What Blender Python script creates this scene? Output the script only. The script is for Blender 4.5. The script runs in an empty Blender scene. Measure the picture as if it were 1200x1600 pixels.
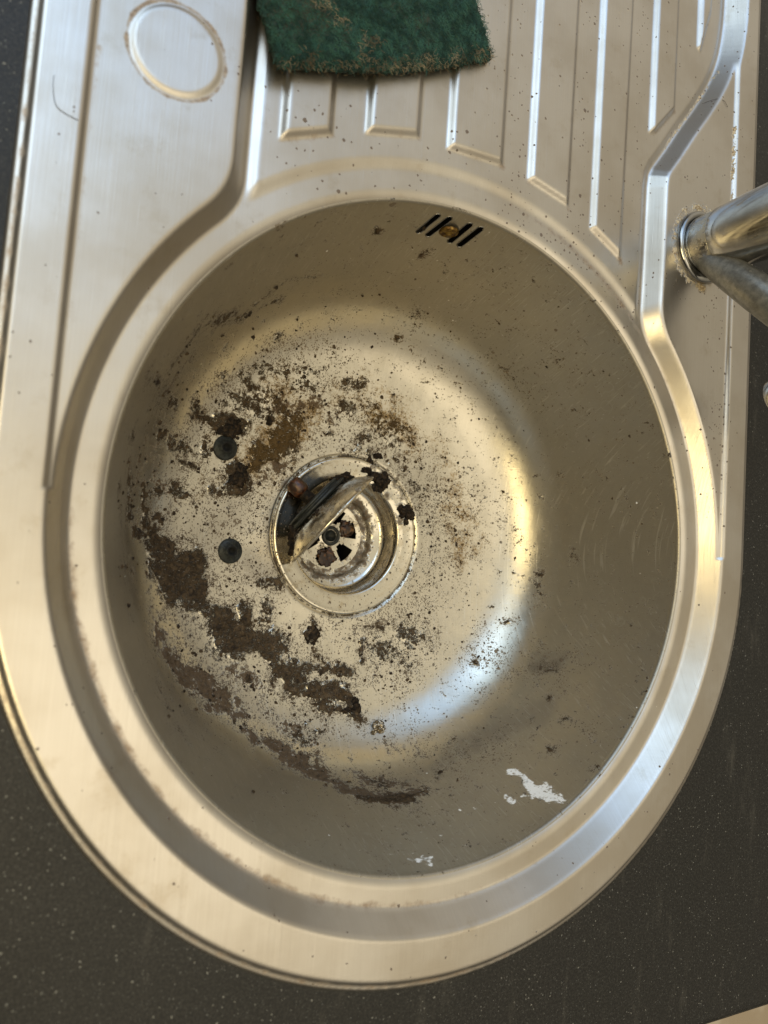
import bpy, bmesh, math, random
import numpy as np
from mathutils import Vector, Matrix, noise as mnoise
random.seed(7); rng = np.random.default_rng(7)
scene = bpy.context.scene
COL = scene.collection
# ------------------------------------------------------------------ camera, light, exposure
cd = bpy.data.cameras.new('camera'); cam = bpy.data.objects.new('camera', cd); COL.objects.link(cam)
cam.location = (-0.24759, -0.02656, 0.36858); cam.rotation_euler = (0.042372, -0.506637, 0.078855)
cd.sensor_fit = 'HORIZONTAL'; cd.sensor_width = 24.0; cd.lens = 24.0*1218.92/1200
cd.clip_start = 0.01; cd.clip_end = 50
cd.dof.use_dof = True; cd.dof.focus_distance = 0.53; cd.dof.aperture_fstop = 7.0
scene.camera = cam
scene.view_settings.view_transform = 'Standard'; scene.view_settings.look = 'None'
scene.view_settings.exposure = 0.0; scene.view_settings.gamma = 1.0
scene.render.engine = 'CYCLES'
scene.cycles.max_bounces = 10; scene.cycles.glossy_bounces = 8; scene.cycles.diffuse_bounces = 4
scene.cycles.sample_clamp_indirect = 6

world = bpy.data.worlds.new('World'); scene.world = world; world.use_nodes = True
nt = world.node_tree; N = nt.nodes; L = nt.links
tc = N.new('ShaderNodeTexCoord'); sep = N.new('ShaderNodeSeparateXYZ'); L.new(tc.outputs['Generated'], sep.inputs[0])
ramp = N.new('ShaderNodeValToRGB'); mr = N.new('ShaderNodeMapRange')
L.new(sep.outputs['Z'], mr.inputs['Value']); mr.inputs['From Min'].default_value = -1; mr.inputs['From Max'].default_value = 1
L.new(mr.outputs[0], ramp.inputs[0])
cr = ramp.color_ramp
cr.elements[0].position = 0.0; cr.elements[0].color = (.30, .24, .17, 1)
cr.elements[1].position = 1.0; cr.elements[1].color = (.90, .82, .62, 1)
for pos, c in ((.5, (.07, .062, .050)), (.60, (.13, .114, .090)), (.74, (.36, .315, .24)), (.84, (.50, .44, .325)), (.93, (.76, .68, .50))):
    e = cr.elements.new(pos); e.color = (*c, 1)
def wm(op, a, b=0.0):
    n = N.new('ShaderNodeMath'); n.operation = op
    for i, v in enumerate((a, b)):
        if isinstance(v, (int, float)): n.inputs[i].default_value = v
        else: L.new(v, n.inputs[i])
    return n.outputs[0]
def wr(v, a, b, c=0.0, d=1.0):
    n = N.new('ShaderNodeMapRange'); n.interpolation_type = 'SMOOTHSTEP'; L.new(v, n.inputs['Value'])
    for k, x in zip(('From Min', 'From Max', 'To Min', 'To Max'), (a, b, c, d)): n.inputs[k].default_value = x
    return n.outputs[0]
def wdot(d):
    n = N.new('ShaderNodeVectorMath'); n.operation = 'DOT_PRODUCT'; L.new(tc.outputs['Generated'], n.inputs[0])
    n.inputs[1].default_value = Vector(d).normalized(); return n.outputs['Value']
# the room: dark side where the person stands, pale daylight far up the room
person = wm('MULTIPLY', wr(wdot((-1, 0, 0)), .10, .45), wr(sep.outputs['Z'], .72, .50))
mixd = N.new('ShaderNodeMix'); mixd.data_type = 'RGBA'; L.new(wm('MULTIPLY', person, .88), mixd.inputs[0])
L.new(ramp.outputs[0], mixd.inputs[6]); mixd.inputs[7].default_value = (.02, .018, .015, 1)
mixw = N.new('ShaderNodeMix'); mixw.data_type = 'RGBA'; L.new(wm('MULTIPLY', wr(wdot((-.10, .66, .75)), .88, .99), .95), mixw.inputs[0])
L.new(mixd.outputs[2], mixw.inputs[6]); mixw.inputs[7].default_value = (.90, 1.30, 1.95, 1)
mixe = N.new('ShaderNodeMix'); mixe.data_type = 'RGBA'; L.new(wr(wdot((.50, .78, .36)), .86, .98), mixe.inputs[0])
L.new(mixw.outputs[2], mixe.inputs[6]); mixe.inputs[7].default_value = (.62, .56, .45, 1)
bg = N['Background']; L.new(mixe.outputs[2], bg.inputs[0]); bg.inputs[1].default_value = 1.0

def area(name, direction, dist, sx, sy, color, power, target=(0, 0, 0)):
    ld = bpy.data.lights.new(name, 'AREA'); ld.shape = 'RECTANGLE'; ld.size = sx; ld.size_y = sy
    ld.color = color; ld.energy = power
    o = bpy.data.objects.new(name, ld); COL.objects.link(o)
    d = Vector(direction).normalized(); o.location = Vector(target)+d*dist
    o.rotation_euler = (-d).to_track_quat('-Z', 'Y').to_euler()
    return o
area('window_light', (-.44, .58, .68), 1.9, .95, 1.6, (.64, .83, 1.0), 9.0, (0, .1, 0))
area('warm_lamp', (-.60, -.16, .78), 1.2, .62, .40, (1.0, .80, .40), 5.2)
area('ceiling_light', (.12, -.30, .95), 2.0, 1.5, 1.3, (1.0, .85, .62), 5.4)

# ------------------------------------------------------------------ helpers
def sm(t):
    t = np.clip(t, 0, 1); return t*t*(3-2*t)
def lin(t, f=.14):
    """0..1 ramp, straight with rounded ends"""
    t = np.clip(t, 0, 1); m = 1/(1-f)
    return np.where(t < f, t*t/(2*f)*m, np.where(t > 1-f, 1-(1-t)**2/(2*f)*m, (t-f/2)*m))
def smin(a, b, k):
    h = np.clip(.5+.5*(b-a)/k, 0, 1); return b*(1-h)+a*h-k*h*(1-h)
def mesh_obj(name, V, F, mat, parent=None, smooth=True, attrs=None):
    me = bpy.data.meshes.new(name)
    V = np.asarray(V, dtype=np.float32)
    if isinstance(F, np.ndarray):
        nf, k = F.shape
        me.vertices.add(len(V)); me.vertices.foreach_set('co', V.ravel())
        me.loops.add(nf*k); me.loops.foreach_set('vertex_index', F.astype(np.int32).ravel())
        me.polygons.add(nf); me.polygons.foreach_set('loop_start', np.arange(0, nf*k, k, dtype=np.int32))
        me.update(calc_edges=True)
    else:
        me.from_pydata([tuple(v) for v in V.tolist()], [], F)
    me.validate(); me.polygons.foreach_set('use_smooth', [smooth]*len(me.polygons))
    for k, a in (attrs or {}).items():
        at = me.attributes.new(k, 'FLOAT', 'POINT'); at.data.foreach_set('value', np.asarray(a, dtype=np.float32))
    me.materials.append(mat)
    o = bpy.data.objects.new(name, me); COL.objects.link(o)
    if parent: o.parent = parent
    return o
def tag(o, label=None, cat=None, group=None, kind=None):
    if label: o['label'] = label
    if cat: o['category'] = cat
    if group: o['group'] = group
    if kind: o['kind'] = kind
    return o
def empty(name, loc=(0, 0, 0)):
    o = bpy.data.objects.new(name, None); COL.objects.link(o); o.location = loc; o.empty_display_size = .02; return o
def lathe(profile, n=96, frame=None, closed=False):
    """profile = [(radius, height)], frame = 4x4 matrix"""
    V = []; F = []
    for (r, h) in profile:
        for k in range(n):
            a = 2*math.pi*k/n; V.append(Vector((r*math.cos(a), r*math.sin(a), h)))
    m = len(profile)
    for i in range(m-1):
        for k in range(n):
            F.append((i*n+k, i*n+(k+1) % n, (i+1)*n+(k+1) % n, (i+1)*n+k))
    if frame is not None: V = [frame@v for v in V]
    return [tuple(v) for v in V], F
def tube(pts, radii, n=20, cap=True):
    pts = [Vector(p) for p in pts]; V = []; F = []
    up = Vector((0, 0, 1)); t0 = (pts[1]-pts[0]).normalized()
    nrm = t0.orthogonal().normalized()
    for i, p in enumerate(pts):
        t = (pts[min(i+1, len(pts)-1)]-pts[max(i-1, 0)]).normalized()
        nrm = (nrm-t*nrm.dot(t)).normalized(); b = t.cross(nrm)
        r = radii[i] if hasattr(radii, '__len__') else radii
        for k in range(n):
            a = 2*math.pi*k/n; V.append(tuple(p+(nrm*math.cos(a)+b*math.sin(a))*r))
    for i in range(len(pts)-1):
        for k in range(n): F.append((i*n+k, i*n+(k+1) % n, (i+1)*n+(k+1) % n, (i+1)*n+k))
    if cap: F.append(tuple(range(n))[::-1]); F.append(tuple((len(pts)-1)*n+k for k in range(n)))
    return V, F
def catmull(P, m=8):
    P = [Vector(p) for p in P]; out = []
    for i in range(len(P)-1):
        a, b, c, d = P[max(i-1, 0)], P[i], P[i+1], P[min(i+2, len(P)-1)]
        for k in range(m):
            t = k/m; out.append(.5*((2*b)+(-a+c)*t+(2*a-5*b+4*c-d)*t*t+(-a+3*b-3*c+d)*t**3))
    out.append(P[-1]); return out

# ------------------------------------------------------------------ node helpers
class G:
    def __init__(s, name):
        s.m = bpy.data.materials.new(name); s.m.use_nodes = True; s.t = s.m.node_tree
        s.N = s.t.nodes; s.L = s.t.links; s.b = s.N['Principled BSDF']; s.out = s.N['Material Output']
        s.tc = s.N.new('ShaderNodeTexCoord')
    def set(s, **k):
        for n, v in k.items(): s.b.inputs[n.replace('_', ' ')].default_value = v
    def link(s, a, b): s.L.new(a, b)
    def attr(s, n):
        a = s.N.new('ShaderNodeAttribute'); a.attribute_name = n; return a.outputs['Fac']
    def coords(s, scale=(1, 1, 1), rot=(0, 0, 0)):
        m = s.N.new('ShaderNodeMapping'); m.inputs['Scale'].default_value = scale; m.inputs['Rotation'].default_value = rot
        s.link(s.tc.outputs['Object'], m.inputs[0]); return m.outputs[0]
    def noise(s, scale, detail=4, rough=.5, vec=None, dist=0, col=False):
        n = s.N.new('ShaderNodeTexNoise'); n.inputs['Scale'].default_value = scale; n.inputs['Detail'].default_value = detail
        n.inputs['Roughness'].default_value = rough; n.inputs['Distortion'].default_value = dist
        s.link(vec or s.tc.outputs['Object'], n.inputs['Vector']); return n.outputs['Color' if col else 'Fac']
    def voro(s, scale, vec=None, rnd=1.0):
        n = s.N.new('ShaderNodeTexVoronoi'); n.inputs['Scale'].default_value = scale; n.inputs['Randomness'].default_value = rnd
        s.link(vec or s.tc.outputs['Object'], n.inputs['Vector']); return n.outputs['Distance'], n.outputs['Color']
    def math(s, op, a, b=0.0, c=0.0, clamp=False):
        n = s.N.new('ShaderNodeMath'); n.operation = op; n.use_clamp = clamp
        for i, v in enumerate((a, b, c)):
            if isinstance(v, (int, float)): n.inputs[i].default_value = v
            else: s.link(v, n.inputs[i])
        return n.outputs[0]
    def rng(s, v, a, b, c=0.0, d=1.0, smooth=True):
        n = s.N.new('ShaderNodeMapRange'); n.interpolation_type = 'SMOOTHSTEP' if smooth else 'LINEAR'
        n.clamp = True if not smooth else n.clamp
        s.link(v, n.inputs['Value'])
        for k, x in zip(('From Min', 'From Max', 'To Min', 'To Max'), (a, b, c, d)): n.inputs[k].default_value = x
        return n.outputs[0]
    def mixc(s, f, a, b):
        n = s.N.new('ShaderNodeMix'); n.data_type = 'RGBA'
        if isinstance(f, (int, float)): n.inputs[0].default_value = f
        else: s.link(f, n.inputs[0])
        for i, v in ((6, a), (7, b)):
            if isinstance(v, tuple): n.inputs[i].default_value = (*v, 1) if len(v) == 3 else v
            else: s.link(v, n.inputs[i])
        return n.outputs[2]
    def mixf(s, f, a, b):
        n = s.N.new('ShaderNodeMix'); n.data_type = 'FLOAT'
        for i, v in ((0, f), (2, a), (3, b)):
            if isinstance(v, (int, float)): n.inputs[i].default_value = v
            else: s.link(v, n.inputs[i])
        return n.outputs[0]
    def bump(s, h, strength=.3, dist=.001, normal=None):
        n = s.N.new('ShaderNodeBump'); n.inputs['Strength'].default_value = strength; n.inputs['Distance'].default_value = dist
        s.link(h, n.inputs['Height'])
        if normal: s.link(normal, n.inputs['Normal'])
        return n.outputs[0]
    def sepx(s, col, i=0):
        n = s.N.new('ShaderNodeSeparateXYZ'); s.link(col, n.inputs[0]); return n.outputs[i]

# ---- speck layer: random round specks whose number and size follow a density value
def specks(g, scale, dens, size=.42, lo=.0, warp=None):
    d, c = g.voro(scale, warp)
    r = g.sepx(c, 0); r2 = g.sepx(c, 1)
    on = g.math('LESS_THAN', r, dens)
    rad = g.math('MULTIPLY', g.math('ADD', g.math('MULTIPLY', r2, .75), .25), size)
    inside = g.math('LESS_THAN', d, rad)
    return g.math('MULTIPLY', on, inside)
def warped(g, amount=.0012, scale=700):
    n = g.noise(scale, 2, .5, col=True)
    v = g.N.new('ShaderNodeVectorMath'); v.operation = 'MULTIPLY_ADD'
    g.link(n, v.inputs[0]); v.inputs[1].default_value = (amount,)*3; g.link(g.tc.outputs['Object'], v.inputs[2])
    return v.outputs[0]

def scratches(g):
    out = None
    for k, (rot, sc, lo) in enumerate(((.35, 950, .66), (1.15, 1250, .68), (2.2, 1050, .67), (2.8, 800, .68), (.8, 1500, .69))):
        n = g.rng(g.noise(1, 2, .5, g.coords((sc, 14, 60), (0, 0, rot)), dist=.4), lo, lo+.05)
        out = n if out is None else g.math('MAXIMUM', out, n)
    return out
def mat_basin():
    g = G('dirty_basin_steel')
    D, B, S, GO, W, H, X = (g.attr(k) for k in ('dense', 'brown', 'speck', 'gold', 'lime', 'haze_and_shade', 'fringe'))
    wv = warped(g)
    n1 = g.noise(95, 9, .66, dist=.3); n2 = g.noise(430, 5, .6); n3 = g.noise(38, 5, .55); n4 = g.noise(1500, 3, .6); n5 = g.noise(210, 4, .6)
    # metal
    br = g.noise(1, 4, .6, g.coords((900, 25, 60))); br2 = g.noise(1, 3, .6, g.coords((30, 1100, 60)))
    film = g.rng(n3, .42, .72)
    metal = g.mixc(g.math('MULTIPLY', film, .30), (.60, .56, .475), (.47, .43, .34))
    metal = g.mixc(g.math('MULTIPLY', br, .25), metal, (.36, .33, .28))
    metal = g.mixc(g.math('MULTIPLY', H, .75, clamp=True), metal, (.145, .12, .092))  # brown haze film; also carries the bowl wall's shade as darker colour
    rough = g.math('ADD', g.math('MULTIPLY', film, .07), .245)
    rough = g.math('ADD', rough, g.math('MULTIPLY', br2, .10))
    scr = scratches(g)
    metal = g.mixc(g.math('MULTIPLY', scr, .22), metal, (.80, .78, .72))
    rough = g.math('ADD', rough, g.math('MULTIPLY', scr, .10))
    drop = g.voro(70, warped(g, .004, 120))[0]
    ring = g.math('MULTIPLY', g.math('MULTIPLY', g.rng(drop, .24, .27), g.rng(drop, .32, .28)), g.rng(n3, .50, .62))
    metal = g.mixc(g.math('MULTIPLY', ring, .16), metal, (.62, .60, .55))
    # gold film
    gsum = g.math('ADD', GO, g.math('ADD', g.math('MULTIPLY', g.math('SUBTRACT', n1, .5), 1.5), g.math('MULTIPLY', g.math('SUBTRACT', n2, .5), 1.5)))
    gsum = g.math('ADD', gsum, g.math('MULTIPLY', g.math('SUBTRACT', n4, .5), 1.2))
    gm = g.math('MULTIPLY', g.rng(gsum, .22, .95), g.math('MULTIPLY', g.rng(GO, .02, .3), .9))
    gcol = g.mixc(g.rng(n2, .35, .65), (.12, .065, .012), (.30, .19, .06))
    # masks
    g.set(Specular_IOR_Level=.22)
    dd = g.math('ADD', g.math('ADD', D, g.math('MULTIPLY', g.math('SUBTRACT', n1, .5), 1.9)), g.math('MULTIPLY', g.math('SUBTRACT', n2, .5), 1.5))
    dd = g.math('ADD', dd, g.math('MULTIPLY', g.math('SUBTRACT', n4, .5), 1.2))
    dd = g.math('ADD', dd, g.math('MULTIPLY', g.math('SUBTRACT', n5, .5), 1.3))
    dmask = g.math('MULTIPLY', g.rng(dd, .44, .74), .95)
    bb = g.math('ADD', g.math('ADD', B, g.math('MULTIPLY', g.math('SUBTRACT', n1, .5), 2.4)), g.math('MULTIPLY', g.math('SUBTRACT', n2, .5), 1.8))
    bmask = g.rng(bb, .40, .66)
    sd = g.math('ADD', S, .012)
    sd = g.math('MULTIPLY', sd, g.math('MULTIPLY', g.rng(n1, .40, .62, .12, 1.5), g.rng(n3, .35, .62, .3, 1.5)))
    sp = specks(g, 260, g.math('MULTIPLY', sd, .16), .40, warp=wv)
    sp = g.math('MAXIMUM', sp, specks(g, 520, g.math('MULTIPLY', sd, .55), .46, warp=wv))
    sp = g.math('MAXIMUM', sp, specks(g, 1000, g.math('MULTIPLY', sd, 1.0), .50))
    sp = g.math('MAXIMUM', sp, specks(g, 120, g.math('MULTIPLY', sd, .05), .30, warp=wv))
    wm = g.rng(g.math('ADD', W, g.math('MULTIPLY', g.math('SUBTRACT', g.noise(1, 5, .65, g.coords((330, 1300, 520), (0, 0, .35))), .5), 3.4)), .46, .95)
    ls = specks(g, 210, .008, .16)
    wm = g.math('MAXIMUM', wm, g.math('MULTIPLY', ls, g.rng(g.math('ADD', D, S), .0, .3, 1, .2)))
    ff = g.math('ADD', X, g.math('ADD', g.math('MULTIPLY', g.math('SUBTRACT', n4, .5), 2.6), g.math('MULTIPLY', g.math('SUBTRACT', n2, .5), 2.4)))
    ff = g.math('ADD', ff, g.math('MULTIPLY', g.math('SUBTRACT', n1, .5), 1.6))
    ff = g.math('ADD', ff, g.math('MULTIPLY', g.math('SUBTRACT', n5, .5), 1.2))
    fmask = g.rng(ff, .44, 1.0)
    # colours
    dc = g.mixc(g.rng(n2, .35, .68), (.018, .0115, .006), (.066, .043, .022))
    dc = g.mixc(g.rng(n5, .52, .66), dc, (.090, .060, .032))
    dc = g.mixc(g.rng(n4, .62, .80), dc, (.13, .09, .05))
    dc = g.mixc(g.rng(GO, .42, .9, 0, .6), dc, (.10, .058, .014))
    bc = g.mixc(g.rng(n2, .35, .65), (.060, .038, .021), (.115, .077, .045))
    sc = g.mixc(g.rng(n3, .35, .65), (.05, .03, .014), (.10, .062, .028))
    col = g.mixc(gm, metal, gcol)
    col = g.mixc(g.math('MULTIPLY', sp, .76), col, sc)
    col = g.mixc(g.math('MULTIPLY', fmask, .90), col, g.mixc(g.rng(n5, .4, .6), (.030, .019, .009), (.090, .058, .028)))
    col = g.mixc(g.math('MULTIPLY', bmask, .93), col, bc)
    col = g.mixc(dmask, col, dc)
    col = g.mixc(wm, col, (.92, .92, .91))
    dirt = g.math('MAXIMUM', g.math('MAXIMUM', g.math('MAXIMUM', dmask, bmask), fmask), g.math('MAXIMUM', sp, wm))
    met = g.math('SUBTRACT', 1, g.math('MAXIMUM', dirt, g.math('MULTIPLY', gm, .55)))
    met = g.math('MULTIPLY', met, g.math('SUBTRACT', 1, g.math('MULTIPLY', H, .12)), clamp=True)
    g.link(col, g.b.inputs['Base Color']); g.link(met, g.b.inputs['Metallic'])
    rr = g.mixf(dirt, rough, g.rng(n4, .4, .6, .50, .85))
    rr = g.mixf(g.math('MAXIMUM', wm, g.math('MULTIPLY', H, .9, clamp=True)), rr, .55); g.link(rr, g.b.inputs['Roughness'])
    hgt = g.math('ADD', g.math('MULTIPLY', dmask, g.math('ADD', g.math('MULTIPLY', n2, 1.2), .4)), g.math('MULTIPLY', bmask, .25))
    hgt = g.math('ADD', hgt, g.math('MULTIPLY', sp, .35)); hgt = g.math('ADD', hgt, g.math('MULTIPLY', g.math('MULTIPLY', n4, dmask), .6))
    b0 = g.bump(g.math('ADD', g.math('ADD', br, br2), g.math('MULTIPLY', scr, .8)), .11, .0003)
    dent = g.bump(g.noise(24, 3, .5), .16, .005, b0)
    g.link(g.bump(hgt, .8, .0011, dent), g.b.inputs['Normal'])
    return g.m

def mat_top():
    g = G('brushed_sheet_steel')
    C, R, S = (g.attr(k) for k in ('crust', 'grime', 'speck'))
    n1 = g.noise(120, 7, .65); n2 = g.noise(520, 4, .6); n3 = g.noise(14, 4, .55); n4 = g.noise(1400, 3, .6)
    br = g.noise(1, 4, .6, g.coords((1300, 16, 16))); br2 = g.noise(1, 3, .6, g.coords((14, 900, 14)))
    metal = g.mixc(g.rng(n3, .38, .66), (.64, .605, .555), (.53, .48, .41))
    metal = g.mixc(g.math('MULTIPLY', br, .35), metal, (.42, .385, .33))
    metal = g.mixc(g.math('MULTIPLY', g.rng(g.noise(48, 8, .72), .54, .74), .34), metal, (.38, .31, .21))
    film = g.math('MULTIPLY', g.rng(g.math('ADD', R, g.math('MULTIPLY', g.math('SUBTRACT', n1, .5), 1.3)), .35, .85), .75)
    col = g.mixc(film, metal, g.mixc(g.rng(n2, .4, .6), (.17, .10, .05), (.30, .20, .11)))
    cm = g.rng(g.math('ADD', g.math('ADD', C, g.math('MULTIPLY', g.math('SUBTRACT', n1, .5), 1.0)), g.math('MULTIPLY', g.math('SUBTRACT', n2, .5), .9)), .52, .66)
    cc = g.mixc(g.rng(n2, .4, .62), (.24, .15, .06), (.62, .52, .36))
    col = g.mixc(cm, col, cc)
    wv = warped(g)
    sd = g.math('MULTIPLY', g.math('ADD', S, .034), g.rng(g.noise(30, 3, .6), .35, .65, .3, 1.8))
    sp = specks(g, 210, g.math('MULTIPLY', sd, .22), .26, warp=wv)
    sp = g.math('MAXIMUM', sp, specks(g, 420, g.math('MULTIPLY', sd, .7), .32, warp=wv))
    col = g.mixc(g.math('MULTIPLY', sp, .85), col, (.075, .042, .022))
    col2 = g.mixc(specks(g, 170, .006, .14), col, (.75, .72, .66))
    d = g.math('MAXIMUM', cm, sp)
    met = g.math('SUBTRACT', 1, g.math('MAXIMUM', d, g.math('MULTIPLY', film, .6)), clamp=True)
    g.link(col2, g.b.inputs['Base Color']); g.link(met, g.b.inputs['Metallic'])
    rough = g.math('ADD', .27, g.math('MULTIPLY', br, .12)); rough = g.math('ADD', rough, g.math('MULTIPLY', g.rng(n3, .35, .7), .05))
    g.link(g.mixf(g.math('MAXIMUM', d, film), rough, .6), g.b.inputs['Roughness'])
    scr = scratches(g)
    b0 = g.bump(g.math('ADD', g.math('ADD', br, g.math('MULTIPLY', br2, .6)), g.math('MULTIPLY', scr, .8)), .11, .0003)
    dent = g.bump(g.noise(26, 2, .5), .08, .003, b0)
    g.link(g.bump(g.math('ADD', g.math('MULTIPLY', cm, g.math('ADD', n2, .5)), g.math('MULTIPLY', sp, .5)), .6, .0007, dent), g.b.inputs['Normal'])
    return g.m

def mat_simple(name, col, rough=.5, metal=0.0, col2=None, scale=300, bump=0, bscale=None, lo=.4, hi=.6, detail=5):
    g = G(name)
    n = g.noise(scale, detail, .6)
    if col2: g.link(g.mixc(g.rng(n, lo, hi), col, col2), g.b.inputs['Base Color'])
    else: g.b.inputs['Base Color'].default_value = (*col, 1)
    g.set(Roughness=rough, Metallic=metal)
    if bump: g.link(g.bump(g.noise(bscale or scale, 5, .6), bump, .001), g.b.inputs['Normal'])
    return g
def mat_chrome():
    g = G('dulled_chrome')
    n1 = g.noise(160, 6, .65); n2 = g.noise(35, 4, .6)
    col = g.mixc(g.rng(n2, .35, .65), (.43, .425, .41), (.31, .305, .29))
    sp = specks(g, 170, .05, .30, warp=warped(g))
    lime = g.math('MAXIMUM', sp, g.math('MULTIPLY', g.attr('crust'), g.rng(n1, .42, .55)))
    col = g.mixc(g.math('MULTIPLY', lime, .8), col, (.50, .44, .32))
    g.link(col, g.b.inputs['Base Color']); g.link(g.math('SUBTRACT', 1, lime), g.b.inputs['Metallic'])
    g.link(g.mixf(lime, g.rng(n1, .35, .7, .10, .24), .65), g.b.inputs['Roughness'])
    g.link(g.bump(g.math('ADD', lime, g.math('MULTIPLY', n1, .15)), .3, .0005), g.b.inputs['Normal'])
    return g.m
def mat_spout():
    g = G('scaled_chrome_tube')
    n1 = g.noise(240, 7, .7); n2 = g.noise(60, 4, .6)
    col = g.mixc(g.rng(n1, .35, .68), (.17, .168, .160), (.29, .285, .265))
    sp = specks(g, 260, .10, .30, warp=warped(g))
    col = g.mixc(g.math('MULTIPLY', sp, .6), col, (.40, .38, .32))
    g.link(col, g.b.inputs['Base Color']); g.set(Metallic=.55)
    g.link(g.rng(n2, .35, .65, .34, .52), g.b.inputs['Roughness'])
    g.link(g.bump(n1, .25, .0005), g.b.inputs['Normal']); return g.m
def mat_worktop():
    g = G('speckled_laminate'); g.set(Specular_IOR_Level=.32)
    n = g.noise(700, 3, .6); n2 = g.noise(12, 5, .6); fine = g.noise(1800, 2, .6)
    col = g.mixc(g.rng(n, .4, .65), (.010, .0095, .0085), (.024, .0225, .019))
    wv = warped(g, .0018, 500); s1 = specks(g, 480, g.rng(g.noise(40, 3, .6), .35, .65, .15, .55), .25, warp=wv); s2 = specks(g, 900, .55, .34, warp=wv)
    col = g.mixc(g.math('MULTIPLY', s2, .5), col, (.09, .09, .08))
    col = g.mixc(g.math('MULTIPLY', s1, .6), col, g.mixc(g.rng(g.noise(200, 2, .5), .4, .6), (.30, .29, .25), (.12, .12, .11)))
    smear = g.rng(g.noise(1, 6, .75, g.coords((50, 12, 50), (0, 0, .15))), .54, .80, 0, .22)
    col = g.mixc(smear, col, (.22, .20, .16))
    g.link(col, g.b.inputs['Base Color']); g.link(g.rng(n2, .3, .7, .32, .46), g.b.inputs['Roughness'])
    g.link(g.bump(fine, .12, .0004), g.b.inputs['Normal']); return g.m
def mat_drain():
    g = G('polished_drain_steel')
    n1 = g.noise(150, 7, .65); n2 = g.noise(600, 4, .6)
    col = g.mixc(g.rng(n1, .45, .75), (.60, .56, .48), (.42, .36, .26))
    sp = g.math('MAXIMUM', specks(g, 420, .10, .42, warp=warped(g)), specks(g, 800, .22, .42))
    ps = g.rng(g.math('ADD', g.attr('grime'), g.math('MULTIPLY', g.math('SUBTRACT', n1, .5), 1.6)), .40, .72)
    d = g.math('MAXIMUM', sp, ps)
    col = g.mixc(g.math('MULTIPLY', d, .9), col, g.mixc(g.rng(n2, .4, .65), (.03, .018, .009), (.12, .07, .03)))
    g.link(col, g.b.inputs['Base Color']); g.link(g.math('SUBTRACT', 1, d), g.b.inputs['Metallic'])
    g.link(g.mixf(d, g.rng(n1, .35, .65, .13, .26), .6), g.b.inputs['Roughness'])
    g.link(g.bump(d, .5, .0006), g.b.inputs['Normal']); return g.m

M_basin = mat_basin(); M_top = mat_top(); M_chrome = mat_chrome(); M_spout = mat_spout(); M_work = mat_worktop(); M_drain = mat_drain()
M_black = mat_simple('black_void', (.003, .003, .003), .9).m
M_rubber = mat_simple('black_rubber', (.006, .0075, .0075), .45, 0, (.020, .024, .022), 420, .4).m
M_brass = mat_simple('tarnished_brass_screw', (.30, .19, .05), .35, .85, (.10, .055, .018), 350, .5).m
M_rust = mat_simple('rusty_residue', (.022, .009, .004), .3, 0, (.13, .050, .010), 330, .7, lo=.46, hi=.68).m
M_knob = mat_simple('rusty_brown_knob', (.022, .008, .004), .32, 0, (.11, .040, .014), 260, .5, lo=.42, hi=.66).m
M_grime = mat_simple('wet_food_grime', (.006, .0038, .002), .68, 0, (.040, .025, .013), 520, .8, lo=.42, hi=.68).m
M_crumb = mat_simple('dark_crumbs', (.016, .010, .0055), .6, 0, (.065, .042, .021), 240, .4).m
M_foil = mat_simple('wet_shiny_residue', (.12, .09, .05), .10, .7, (.55, .5, .42), 420, .9, lo=.5, hi=.55).m
M_hair = mat_simple('dark_hair', (.035, .022, .014), .4).m
for m_ in (M_crumb, M_grime): m_.node_tree.nodes['Principled BSDF'].inputs['Specular IOR Level'].default_value = .2
M_floor = mat_simple('pale_wood_floor', (.62, .50, .34), .5, 0, (.48, .36, .22), 9, 0).m

# ------------------------------------------------------------------ floor, worktop
H = .0125; HP = .0098; LIP = .0102; WT = .0085; RO = .241
mesh_obj('floor', [(-3, -3, -.9), (3, -3, -.9), (3, 3, -.9), (-3, 3, -.9)], [(0, 1, 2, 3)], M_floor)['kind'] = 'structure'

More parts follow.
